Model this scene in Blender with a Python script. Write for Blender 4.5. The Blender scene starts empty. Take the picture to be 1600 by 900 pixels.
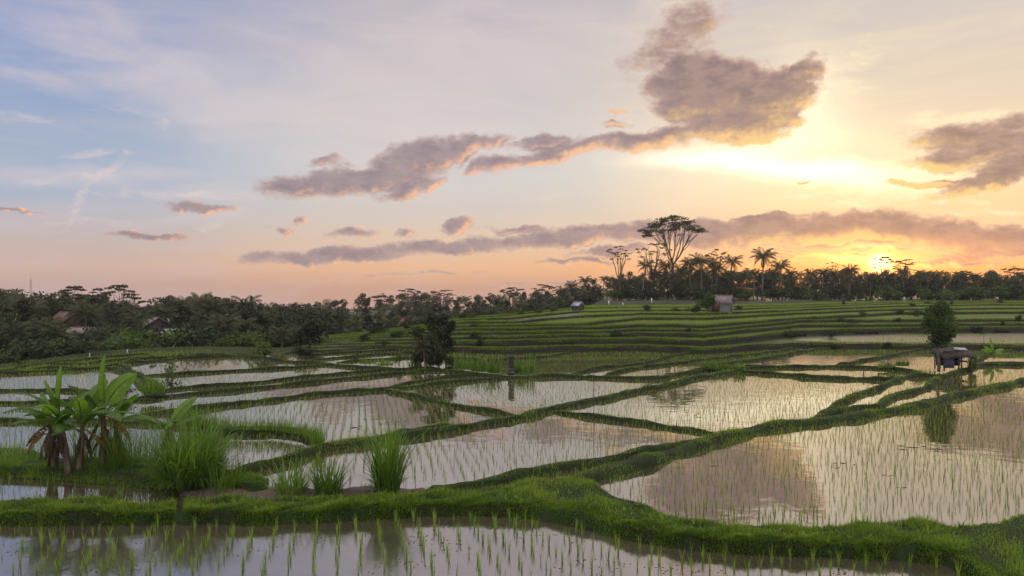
import bpy, math, random
import numpy as np
from mathutils import Vector, Matrix

rng = np.random.default_rng(7)
random.seed(7)
PI = math.pi
R = math.radians
scene = bpy.context.scene
col = scene.collection

# ------------------------------------------------------------------ camera
F = 1142.0            # focal length in pixels of a 1600 px wide picture
CZ = 5.5              # eye height above the flooded fields
cam_d = bpy.data.cameras.new('camera')
cam = bpy.data.objects.new('camera', cam_d)
col.objects.link(cam)
cam.location = (0, 0, CZ)
cam.rotation_euler = (R(90), 0, 0)
cam_d.sensor_width = 36
cam_d.lens = 36 * F / 1600
cam_d.clip_start = 0.1
cam_d.clip_end = 9000
scene.camera = cam


def at(px, py, z=0.0):
    """point at height z that the sight line through (px, py) meets"""
    Y = (CZ - z) * F / (py - 450.0)
    return Vector(((px - 800.0) / F * Y, Y, z))


def at_d(px, d, z=0.0):
    return Vector(((px - 800.0) / F * d, d, z))


# ------------------------------------------------------------------ tagging
def tag(o, label=None, cat=None, group=None, kind=None):
    if label: o['label'] = label
    if cat: o['category'] = cat
    if group: o['group'] = group
    if kind: o['kind'] = kind
    return o


def empty(name, loc=(0, 0, 0), rz=0.0, s=1.0):
    o = bpy.data.objects.new(name, None)
    o.empty_display_size = 0.3
    o.location = loc
    o.rotation_euler = (0, 0, rz)
    o.scale = (s, s, s)
    col.objects.link(o)
    return o


def link(name, me, parent=None, loc=None):
    o = bpy.data.objects.new(name, me)
    if parent is not None: o.parent = parent
    if loc is not None: o.location = loc
    col.objects.link(o)
    return o


def copy_tree(o, parent=None):
    c = o.copy()
    col.objects.link(c)
    c.parent = parent
    for ch in o.children:
        copy_tree(ch, c)
    return c


def npmesh(name, verts, faces, mat, tone=None, smooth=False, mats=None, mat_idx=None):
    """verts (N,3); faces: array (M,3|4) or list of arrays"""
    verts = np.asarray(verts, dtype=np.float32)
    if not (isinstance(faces, list) and len(faces) and isinstance(faces[0], np.ndarray)): faces = [np.array(faces)]
    faces = [np.asarray(f, dtype=np.int32) for f in faces if len(f)]
    me = bpy.data.meshes.new(name)
    me.vertices.add(len(verts))
    me.vertices.foreach_set('co', verts.ravel())
    loops = np.concatenate([f.ravel() for f in faces])
    sizes = np.concatenate([np.full(len(f), f.shape[1], dtype=np.int32) for f in faces])
    starts = np.concatenate([[0], np.cumsum(sizes)[:-1]]).astype(np.int32)
    me.loops.add(len(loops))
    me.loops.foreach_set('vertex_index', loops)
    me.polygons.add(len(sizes))
    me.polygons.foreach_set('loop_start', starts)
    me.polygons.foreach_set('loop_total', sizes)
    if smooth:
        me.polygons.foreach_set('use_smooth', np.ones(len(sizes), dtype=bool))
    for m in (mats or [mat]): me.materials.append(m)
    if mat_idx is not None:
        me.polygons.foreach_set('material_index', np.asarray(mat_idx, dtype=np.int32))
    if tone is not None:
        a = me.attributes.new('tone', 'FLOAT', 'POINT')
        a.data.foreach_set('value', np.asarray(tone, dtype=np.float32))
    me.update(calc_edges=True)
    me.validate()
    return me


class Acc:
    """collects pieces of one mesh"""
    def __init__(self): self.v = []; self.q = []; self.t = []; self.tone = []; self.n = 0
    def add(self, v, q=None, t=None, tone=0.5):
        v = np.asarray(v, dtype=np.float32).reshape(-1, 3)
        if q is not None and len(q): self.q.append(np.asarray(q, dtype=np.int32) + self.n)
        if t is not None and len(t): self.t.append(np.asarray(t, dtype=np.int32) + self.n)
        self.v.append(v)
        self.tone.append(np.broadcast_to(np.asarray(tone, dtype=np.float32), (len(v),)))
        self.n += len(v)
    def box(self, c, s, rot=None, tone=0.5, taper=1.0):
        sx, sy, sz = [k / 2 for k in s]
        v = np.array([[x * (taper if z > 0 else 1), y * (taper if z > 0 else 1), z] for z in (-sz, sz) for x, y in ((-sx, -sy), (sx, -sy), (sx, sy), (-sx, sy))])
        if rot is not None: v = v @ np.array(rot).T
        v = v + np.array(c)
        self.add(v, [[3, 2, 1, 0], [4, 5, 6, 7], [0, 1, 5, 4], [1, 2, 6, 5], [2, 3, 7, 6], [3, 0, 4, 7]], tone=tone)
    def tube(self, pts, rad, n=7, tone=0.5, cap=True):
        pts = np.asarray(pts, dtype=np.float64)
        m = len(pts)
        rad = np.broadcast_to(np.asarray(rad, dtype=np.float64), (m,))
        tan = np.gradient(pts, axis=0)
        tan /= np.linalg.norm(tan, axis=1)[:, None] + 1e-9
        ref = np.where(np.abs(tan[:, 2:3]) > 0.9, np.array([[1.0, 0, 0]]), np.array([[0, 0, 1.0]]))
        a = np.cross(tan, ref); a /= np.linalg.norm(a, axis=1)[:, None] + 1e-9
        b = np.cross(tan, a)
        th = np.linspace(0, 2 * PI, n, endpoint=False)
        ring = (a[:, None, :] * np.cos(th)[None, :, None] + b[:, None, :] * np.sin(th)[None, :, None]) * rad[:, None, None]
        v = (pts[:, None, :] + ring).reshape(-1, 3)
        q = []
        for i in range(m - 1):
            for j in range(n):
                q.append([i * n + j, i * n + (j + 1) % n, (i + 1) * n + (j + 1) % n, (i + 1) * n + j])
        t = []
        if cap:
            v = np.concatenate([v, pts[[-1]], pts[[0]]])
            for j in range(n):
                t.append([(m - 1) * n + j, (m - 1) * n + (j + 1) % n, m * n])
                t.append([(j + 1) % n, j, m * n + 1])
        self.add(v, q, t, tone)
    def mesh(self, name, mat, smooth=False):
        fs = []
        if self.q: fs.append(np.concatenate(self.q))
        if self.t: fs.append(np.concatenate(self.t))
        return npmesh(name, np.concatenate(self.v), fs, mat, np.concatenate(self.tone), smooth)


# ------------------------------------------------------------------ materials
def new_mat(name):
    m = bpy.data.materials.new(name); m.use_nodes = True
    nt = m.node_tree; nt.nodes.clear()
    return m, nt


def N(nt, t, **k):
    n = nt.nodes.new(t)
    for a, v in k.items(): setattr(n, a, v)
    return n


def leaf_mat(name, dark, light, trans=0.35, rough=0.55, objvar=0.35, spec=0.35, dry=None):
    m, nt = new_mat(name)
    out = N(nt, 'ShaderNodeOutputMaterial')
    at_ = N(nt, 'ShaderNodeAttribute', attribute_name='tone')
    oi = N(nt, 'ShaderNodeObjectInfo')
    geo = N(nt, 'ShaderNodeNewGeometry')
    noi = N(nt, 'ShaderNodeTexNoise'); noi.inputs['Scale'].default_value = 0.9; noi.inputs['Detail'].default_value = 2
    nt.links.new(geo.outputs['Position'], noi.inputs['Vector'])
    add = N(nt, 'ShaderNodeMath', operation='MULTIPLY_ADD')
    nt.links.new(oi.outputs['Random'], add.inputs[0]); add.inputs[1].default_value = objvar; add.inputs[2].default_value = -objvar / 2
    s = N(nt, 'ShaderNodeMath', operation='ADD'); nt.links.new(at_.outputs['Fac'], s.inputs[0]); nt.links.new(add.outputs[0], s.inputs[1])
    s2 = N(nt, 'ShaderNodeMath', operation='MULTIPLY_ADD'); nt.links.new(noi.outputs['Fac'], s2.inputs[0]); s2.inputs[1].default_value = 0.6; s2.inputs[2].default_value = -0.3
    s3 = N(nt, 'ShaderNodeMath', operation='ADD', use_clamp=True); nt.links.new(s.outputs[0], s3.inputs[0]); nt.links.new(s2.outputs[0], s3.inputs[1])
    ramp = N(nt, 'ShaderNodeValToRGB')
    ramp.color_ramp.elements[0].position = 0.0; ramp.color_ramp.elements[0].color = (*dark, 1)
    ramp.color_ramp.elements[1].position = 0.85 if dry else 1.0; ramp.color_ramp.elements[1].color = (*light, 1)
    if dry:
        e = ramp.color_ramp.elements.new(1.0); e.color = (*dry, 1)
    nt.links.new(s3.outputs[0], ramp.inputs['Fac'])
    p = N(nt, 'ShaderNodeBsdfPrincipled')
    nt.links.new(ramp.outputs[0], p.inputs['Base Color'])
    p.inputs['Roughness'].default_value = rough
    p.inputs['Specular IOR Level'].default_value = spec
    tr = N(nt, 'ShaderNodeBsdfTranslucent')
    mul = N(nt, 'ShaderNodeMix', data_type='RGBA', blend_type='MULTIPLY'); mul.inputs[0].default_value = 1
    nt.links.new(ramp.outputs[0], mul.inputs[6]); mul.inputs[7].default_value = (1.6, 1.55, 0.7, 1)
    nt.links.new(mul.outputs[2], tr.inputs['Color'])
    mx = N(nt, 'ShaderNodeMixShader'); mx.inputs[0].default_value = trans
    nt.links.new(p.outputs[0], mx.inputs[1]); nt.links.new(tr.outputs[0], mx.inputs[2])
    nt.links.new(mx.outputs[0], out.inputs['Surface'])
    return m


def rough_mat(name, c1, c2, scale=3.0, rough=0.85, bump=0.3, c3=None, metallic=0.0, detail=6, stretch=None, spec=0.3):
    m, nt = new_mat(name)
    out = N(nt, 'ShaderNodeOutputMaterial')
    geo = N(nt, 'ShaderNodeTexCoord')
    src = geo.outputs['Object']
    if stretch:
        mp = N(nt, 'ShaderNodeMapping'); mp.inputs['Scale'].default_value = stretch
        nt.links.new(src, mp.inputs['Vector']); src = mp.outputs[0]
    noi = N(nt, 'ShaderNodeTexNoise'); noi.inputs['Scale'].default_value = scale; noi.inputs['Detail'].default_value = detail; noi.inputs['Roughness'].default_value = 0.65
    nt.links.new(src, noi.inputs['Vector'])
    ramp = N(nt, 'ShaderNodeValToRGB')
    ramp.color_ramp.elements[0].position = 0.35; ramp.color_ramp.elements[0].color = (*c1, 1)
    ramp.color_ramp.elements[1].position = 0.65; ramp.color_ramp.elements[1].color = (*c2, 1)
    if c3:
        e = ramp.color_ramp.elements.new(0.5); e.color = (*c3, 1)
    nt.links.new(noi.outputs['Fac'], ramp.inputs['Fac'])
    p = N(nt, 'ShaderNodeBsdfPrincipled')
    nt.links.new(ramp.outputs[0], p.inputs['Base Color'])
    p.inputs['Roughness'].default_value = rough
    p.inputs['Metallic'].default_value = metallic
    p.inputs['Specular IOR Level'].default_value = spec
    if bump:
        n2 = N(nt, 'ShaderNodeTexNoise'); n2.inputs['Scale'].default_value = scale * 4; n2.inputs['Detail'].default_value = 4
        nt.links.new(src, n2.inputs['Vector'])
        b = N(nt, 'ShaderNodeBump'); b.inputs['Strength'].default_value = bump; b.inputs['Distance'].default_value = 0.05
        nt.links.new(n2.outputs['Fac'], b.inputs['Height']); nt.links.new(b.outputs[0], p.inputs['Normal'])
    nt.links.new(p.outputs[0], out.inputs['Surface'])
    return m


def water_mat(name, mud, ior=2.2, bump=0.012, rough=0.02, patch=0.5):
    m, nt = new_mat(name)
    out = N(nt, 'ShaderNodeOutputMaterial')
    geo = N(nt, 'ShaderNodeNewGeometry')
    noi = N(nt, 'ShaderNodeTexNoise'); noi.inputs['Scale'].default_value = 0.35; noi.inputs['Detail'].default_value = 5
    nt.links.new(geo.outputs['Position'], noi.inputs['Vector'])
    ramp = N(nt, 'ShaderNodeValToRGB')
    ramp.color_ramp.elements[0].position = 0.3; ramp.color_ramp.elements[0].color = (*[c * 0.7 for c in mud], 1)
    ramp.color_ramp.elements[1].position = 0.7; ramp.color_ramp.elements[1].color = (*[c * 1.25 for c in mud], 1)
    nt.links.new(noi.outputs['Fac'], ramp.inputs['Fac'])
    p = N(nt, 'ShaderNodeBsdfPrincipled')
    nt.links.new(ramp.outputs[0], p.inputs['Base Color'])
    p.inputs['Roughness'].default_value = rough
    p.inputs['IOR'].default_value = ior
    n2 = N(nt, 'ShaderNodeTexNoise'); n2.inputs['Scale'].default_value = 1.1; n2.inputs['Detail'].default_value = 3
    nt.links.new(geo.outputs['Position'], n2.inputs['Vector'])
    b = N(nt, 'ShaderNodeBump'); b.inputs['Strength'].default_value = 1.0; b.inputs['Distance'].default_value = bump
    nt.links.new(n2.outputs['Fac'], b.inputs['Height']); nt.links.new(b.outputs[0], p.inputs['Normal'])
    nt.links.new(p.outputs[0], out.inputs['Surface'])
    return m


M = {}
M['water'] = water_mat('paddy_water', (0.060, 0.046, 0.034), 5.5, 0.006)
M['front_water'] = water_mat('muddy_water', (0.06, 0.045, 0.04), 5.0, 0.010, 0.10)
M['tread_water'] = water_mat('terrace_water', (0.05, 0.05, 0.03), 1.8, 0.02, 0.3)
M['wet_mud'] = rough_mat('wet_field', (0.03, 0.04, 0.012), (0.06, 0.09, 0.02), 0.8, 0.45, 0.4)
M['riser'] = rough_mat('terrace_bank', (0.014, 0.012, 0.008), (0.015, 0.030, 0.006), 0.55, 0.95, 0.9, (0.024, 0.022, 0.014))
M['bund'] = rough_mat('bund_earth', (0.013, 0.013, 0.006), (0.016, 0.036, 0.006), 1.1, 0.95, 0.9)
M['mudbank'] = rough_mat('mud_bank', (0.05, 0.038, 0.028), (0.12, 0.095, 0.07), 1.8, 0.7, 0.8)
M['ground'] = rough_mat('forest_floor', (0.015, 0.02, 0.008), (0.04, 0.055, 0.018), 0.1, 0.95, 0.3)
M['grass'] = leaf_mat('grass_blades', (0.05, 0.115, 0.010), (0.20, 0.32, 0.024), 0.35, 0.6, 0, dry=(0.26, 0.22, 0.09))
M['rice'] = leaf_mat('rice_leaves', (0.07, 0.15, 0.015), (0.26, 0.38, 0.04), 0.4, 0.5, 0.2)
M['rice_far'] = leaf_mat('rice_leaves_dense', (0.13, 0.23, 0.012), (0.34, 0.46, 0.03), 0.4, 0.5, 0)
M['tussock'] = leaf_mat('tall_grass', (0.035, 0.085, 0.012), (0.17, 0.30, 0.04), 0.4, 0.45, 0.25)
M['banana'] = leaf_mat('banana_leaf', (0.030, 0.075, 0.012), (0.14, 0.27, 0.03), 0.5, 0.35, 0.1, 0.5)
M['banana_dry'] = leaf_mat('dry_banana_leaf', (0.03, 0.022, 0.012), (0.24, 0.14, 0.03), 0.3, 0.8, 0.1)
M['banana_stem'] = rough_mat('banana_stem', (0.06, 0.045, 0.025), (0.16, 0.13, 0.07), 2.0, 0.7, 0.5, (0.09, 0.06, 0.04), stretch=(3, 3, 0.6))
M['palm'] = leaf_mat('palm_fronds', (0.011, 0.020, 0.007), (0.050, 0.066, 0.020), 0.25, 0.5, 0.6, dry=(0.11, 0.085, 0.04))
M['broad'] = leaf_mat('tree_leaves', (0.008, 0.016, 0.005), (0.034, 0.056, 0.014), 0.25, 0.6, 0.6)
M['light_leaf'] = leaf_mat('pale_leaves', (0.03, 0.062, 0.011), (0.09, 0.155, 0.025), 0.35, 0.6, 0.4)
M['albizia'] = leaf_mat('feathery_leaves', (0.012, 0.018, 0.007), (0.040, 0.050, 0.017), 0.3, 0.6, 0.4)
M['bark'] = rough_mat('grey_bark', (0.07, 0.06, 0.05), (0.17, 0.15, 0.125), 1.6, 0.9, 0.5)
M['palm_bark'] = rough_mat('palm_bark', (0.10, 0.09, 0.075), (0.20, 0.18, 0.15), 1.5, 0.9, 0.4, stretch=(1, 1, 5))
M['wood'] = rough_mat('weathered_wood', (0.05, 0.04, 0.032), (0.13, 0.11, 0.09), 3, 0.85, 0.4, stretch=(4, 4, 0.5))
M['stone'] = rough_mat('dark_stone', (0.03, 0.03, 0.03), (0.10, 0.095, 0.09), 6, 0.9, 0.6)
M['thatch'] = rough_mat('old_thatch', (0.05, 0.042, 0.036), (0.14, 0.12, 0.10), 5, 0.95, 0.9, stretch=(1, 4, 1))
M['tarp'] = rough_mat('dark_tarp', (0.03, 0.035, 0.045), (0.07, 0.075, 0.095), 2, 0.5, 0.4)
M['metal'] = rough_mat('roof_metal', (0.30, 0.32, 0.36), (0.48, 0.50, 0.55), 1.5, 0.45, 0.15, metallic=0.4)
M['roof_tile'] = rough_mat('roof_tiles', (0.10, 0.062, 0.052), (0.17, 0.11, 0.095), 3.5, 0.8, 0.4, stretch=(1, 6, 6))
M['old_roof'] = rough_mat('grey_roof', (0.15, 0.125, 0.12), (0.28, 0.24, 0.24), 2.5, 0.8, 0.4, stretch=(5, 1, 1))
M['plaster'] = rough_mat('pale_wall', (0.38, 0.36, 0.34), (0.55, 0.52, 0.48), 1.2, 0.9, 0.2)
M['redwall'] = rough_mat('brick_wall', (0.10, 0.045, 0.038), (0.16, 0.075, 0.06), 3, 0.9, 0.3)
M['white'] = rough_mat('white_cloth', (0.62, 0.60, 0.58), (0.78, 0.76, 0.74), 3, 0.9, 0.1)
M['dark'] = rough_mat('dark_opening', (0.012, 0.012, 0.012), (0.025, 0.022, 0.02), 2, 0.9, 0)  # near-black colour, also used for the painted shade inside the shelter
M['debris'] = rough_mat('floating_straw', (0.02, 0.016, 0.012), (0.06, 0.045, 0.03), 5, 0.9, 0.3)


# ------------------------------------------------------------------ land tables
def interp(tab):
    xs = np.array([t[0] for t in tab], float); ys = np.array([t[1] for t in tab], float)
    return lambda x: np.interp(x, xs, ys)


def pnoise(x, seed=0, octaves=4, f=1.0):
    """cheap smooth 1-D noise"""
    r = np.random.default_rng(seed)
    out = np.zeros_like(np.asarray(x, float)); a = 1.0
    for _ in range(octaves):
        ph = r.uniform(0, 6.28, 3); fr = f * r.uniform(0.8, 1.3, 3)
        for p_, f_ in zip(ph, fr): out = out + a * np.sin(np.asarray(x) * f_ + p_) / 3
        a *= 0.55; f *= 2.1
    return out


# far end of the flooded fields on the left, as the sight lines see it
field_end_y = interp([(-900, 600), (-100, 586), (0, 577), (50, 571), (100, 564), (150, 556), (200, 552), (250, 549), (300, 547), (400, 548), (440, 549), (470, 546), (490, 543)])
LX = [480, 560, 640, 720, 800, 900, 1000, 1100, 1250, 1400, 1550, 2400]
LIP = [
    [543, 541, 541, 544, 545, 542, 540, 545, 536, 538, 540, 541],
    [540, 537, 536, 535, 536, 535, 529, 533, 517, 513, 512, 512],
    [538, 533, 530, 527, 527, 526, 521, 522, 508, 507, 506, 506],
    [536, 530, 525, 520, 520, 520, 515, 516, 501, 500, 499.5, 499],
    [534, 528, 521, 516, 514, 513, 507, 509, 497, 489, 487.5, 487],
    [532, 526, 518, 510, 508, 507, 497, 497, 489, 483, 481.5, 481],
    [531, 525, 515, 504, 503, 494, 490, 490, 484, 478, 476, 475],
    [530, 524, 513, 500, 497, 487, 485, 485, 480, 474.5, 473, 472.5],
    [529, 523, 512, 497, 492, 482, 480, 480, 477, 472, 470.5, 470.5]]
LZ = np.array([0.45, 0.98, 1.28, 1.55, 1.85, 2.08, 2.28, 2.40, 2.48])
s_lift = interp([(-900, 0), (480, 0), (560, 0.18), (640, 0.48), (720, 0.85), (800, 1), (2600, 1)])


top_extra = interp([(-900, 0.6), (480, 0.6), (700, 0.9), (860, 2.0), (930, 6.0), (2600, 6.0)])


def lip_tables(px):
    s = s_lift(px)
    zs, ds = [], []
    prev = None
    for k in range(9):
        y = np.interp(px, LX, LIP[k])
        z = LZ[k] * s + 0.02 * (k + 1)
        d = (CZ - z) * F / (y - 450)
        d = d + (0.35 + 0.07 * k) * pnoise(px, 20 + k, 5, 0.02)
        if prev is not None: d = np.maximum(d, prev + 0.75)
        zs.append(z); ds.append(d); prev = d
    return np.array(zs), np.array(ds)


def field_end(px):
    px = np.asarray(px, float)
    dl = CZ * F / (field_end_y(px) - 450)
    zs, ds = lip_tables(px)
    w = np.clip((px - 470) / 25, 0, 1)
    return dl * (1 - w) + (ds[0] - 0.3) * w


def land_z(px, d):
    """height of the land at column px, distance d (scalar)"""
    fe = float(field_end(px))
    w = float(np.clip((px - 470) / 25, 0, 1))
    zs, ds = lip_tables(np.array([float(px)])); zs = zs[:, 0]; ds = ds[:, 0]
    base = 0.0
    if w > 0.5:
        for k in range(9):
            if d >= ds[k]: base = zs[k]
        end = ds[8] + float(top_extra(px))
        ztop = zs[8]
    else:
        end = fe; ztop = 0.0
    if d <= end: return base
    s = float(s_lift(px)) if px < 860 else 1.0
    drop = float(np.interp(px, [-900, 480, 700, 860, 930], [1, 1, 1, 0.85, 0.0]))
    valley = np.interp(d - end, [0, 6, 30, 120, 300, 900], [ztop, ztop - 2.0, -5.5, -7.0, -9.5, -27.0])
    return valley * drop + ztop * (1 - drop)


# front bund: far and near water edges in picture columns
FAR = interp([(-700, 782), (0, 783), (150, 786), (250, 791), (330, 786), (400, 783), (480, 779), (560, 781), (620, 776), (700, 772), (745, 768), (800, 763), (840, 747), (900, 746), (930, 753), (960, 773), (1000, 791), (1050, 808), (1100, 821), (1150, 828), (1250, 829), (1320, 822), (1400, 818), (1500, 820), (1560, 814), (1600, 799), (1700, 780), (2400, 780)])
NEAR = interp([(-700, 822), (0, 822), (150, 821), (280, 819), (400, 821), (500, 817), (600, 811), (700, 806), (800, 808), (850, 815), (900, 825), (950, 838), (1000, 848), (1050, 856), (1100, 862), (1200, 868), (1300, 872), (1400, 876), (1480, 884), (1515, 905), (1560, 960), (1600, 1010), (1700, 1150), (1850, 1500), (2400, 1500)])
FZ = -0.14


def far_d(px): return CZ * F / (FAR(px) - 450)
def near_d(px): return (CZ - FZ) * F / (NEAR(px) - 450)


# ------------------------------------------------------------------ water sheets
def col_strip(name, px, d0, d1, z, mat, nd=1):
    n = len(px)
    rows = []
    for i in range(nd + 1):
        d = d0 + (d1 - d0) * i / nd
        rows.append(np.stack([(px - 800) / F * d, d, np.full(n, z)], 1))
    v = np.concatenate(rows)
    q = []
    for i in range(nd):
        a = np.arange(n - 1) + i * n
        q.append(np.stack([a, a + 1, a + 1 + n, a + n], 1))
    return npmesh(name, v, np.concatenate(q), mat)


pxw = np.arange(-900, 2500, 8.0)
mid_d = 0.5 * (far_d(pxw) + near_d(pxw))
o = link('paddy_water', col_strip('paddy_water', pxw, mid_d, field_end(pxw) + 0.25, 0.0, M['water']))
tag(o, kind='structure')
v = [(-60, -30, FZ), (60, -30, FZ)]
fw = np.stack([(pxw - 800) / F * mid_d, mid_d, np.full(len(pxw), FZ)], 1)
nearrow = np.stack([fw[:, 0], np.full(len(pxw), -25.0), np.full(len(pxw), FZ)], 1)
n = len(pxw); a = np.arange(n - 1)
o = link('foreground_water', npmesh('foreground_water', np.concatenate([nearrow, fw]), np.stack([a, a + 1, a + 1 + n, a + n], 1), M['front_water']))
tag(o, kind='structure')

# one huge ground sheet below everything
gy = [-3000, 300, 450, 700, 1200, 2500, 5000, 8000]
gz = [-14, -14, -17, -24, -38, -72, -140, -222]
gv = [(x, y, z) for y, z in zip(gy, gz) for x in (-9000, 9000)]
o = link('ground', npmesh('ground', gv, [[2 * i, 2 * i + 1, 2 * i + 3, 2 * i + 2] for i in range(len(gy) - 1)], M['ground']))
tag(o, kind='structure')

# ------------------------------------------------------------------ terraces and valley terrain
px = np.arange(486, 2400, 4.0)
zs, ds = lip_tables(px)
rows = []; rowmat = []
def row(d, z): rows.append(np.stack([(px - 800) / F * d, d, z], 1))
row(ds[0] - 0.6, np.full(len(px), -0.3))
matids = []
for k in range(9):
    zprev = zs[k - 1] if k else np.zeros(len(px))
    wob = 0.10 * pnoise(px, 60 + k, 4, 0.05)
    lipz = zs[k] + 0.04 + 0.03 * pnoise(px, 80 + k, 4, 0.06)
    row(ds[k] - 0.28 + wob * 0.5, zprev - 0.05); matids.append(0)
    row(ds[k] - 0.12 + wob, 0.5 * (zprev + zs[k])); matids.append(0)
    row(ds[k], lipz); matids.append(0)
    row(ds[k] + 0.28, lipz + 0.01); matids.append(0)
    row(ds[k] + 0.42, zs[k] - 0.01); matids.append(0)
    matids_next = 1 if k in (0, 6) else 2
    # tread to the next riser
    nd_ = ds[k + 1] - 0.28 if k < 8 else ds[8] + top_extra(px)
    row(np.maximum(nd_, ds[k] + 0.44), zs[k] - 0.01); matids.append(matids_next)
v = np.concatenate(rows); n = len(px); q = []; mi = []
a = np.arange(n - 1)
for i in range(len(rows) - 1):
    q.append(np.stack([a, a + 1, a + 1 + n, a + n], 1) + i * n)
    mm = np.full(n - 1, matids[i])
    if matids[i] == 2 and i < 32: mm[px[:-1] < 650] = 1
    mi += list(mm)
# only some treads of the lower levels hold open water
o = link('terraces', npmesh('terraces', v, np.concatenate(q), None, mats=[M['riser'], M['tread_water'], M['wet_mud']], mat_idx=mi))
tag(o, kind='structure')

# valley and plateau behind
px2 = np.concatenate([np.arange(-900, 2400, 12.0)])
dist = np.array([0, 0.6, 1.2, 3, 7, 14, 22, 32, 50, 80, 120, 200, 320, 500, 900])
verts = np.zeros((len(dist), len(px2), 3))
for j, p_ in enumerate(px2):
    w = p_ > 484
    zz, dd = lip_tables(np.array([p_]))
    e = dd[8, 0] + float(top_extra(p_)) if w else float(field_end(p_)) - 0.3
    for i, di in enumerate(dist):
        d_ = e + di - (0.02 if w else 0)
        z_ = land_z(p_, d_ + (0.05))
        if not w and di <= 1.2: z_ = [-0.25, 0.28, 0.25][i]
        elif di == 0: z_ = zz[8, 0] - 0.02
        z_ += 0.5 * math.sin(d_ * 0.21 + p_ * 0.01) * min(1, di / 30) * 0.5
        verts[i, j] = ((p_ - 800) / F * d_, d_, z_)
n = len(px2); a = np.arange(n - 1)
q = np.concatenate([np.stack([a, a + 1, a + 1 + n, a + n], 1) + i * n for i in range(len(dist) - 1)])
o = link('terrain', npmesh('terrain', verts.reshape(-1, 3), q, M['ground'], smooth=True))
tag(o, kind='structure')

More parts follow.
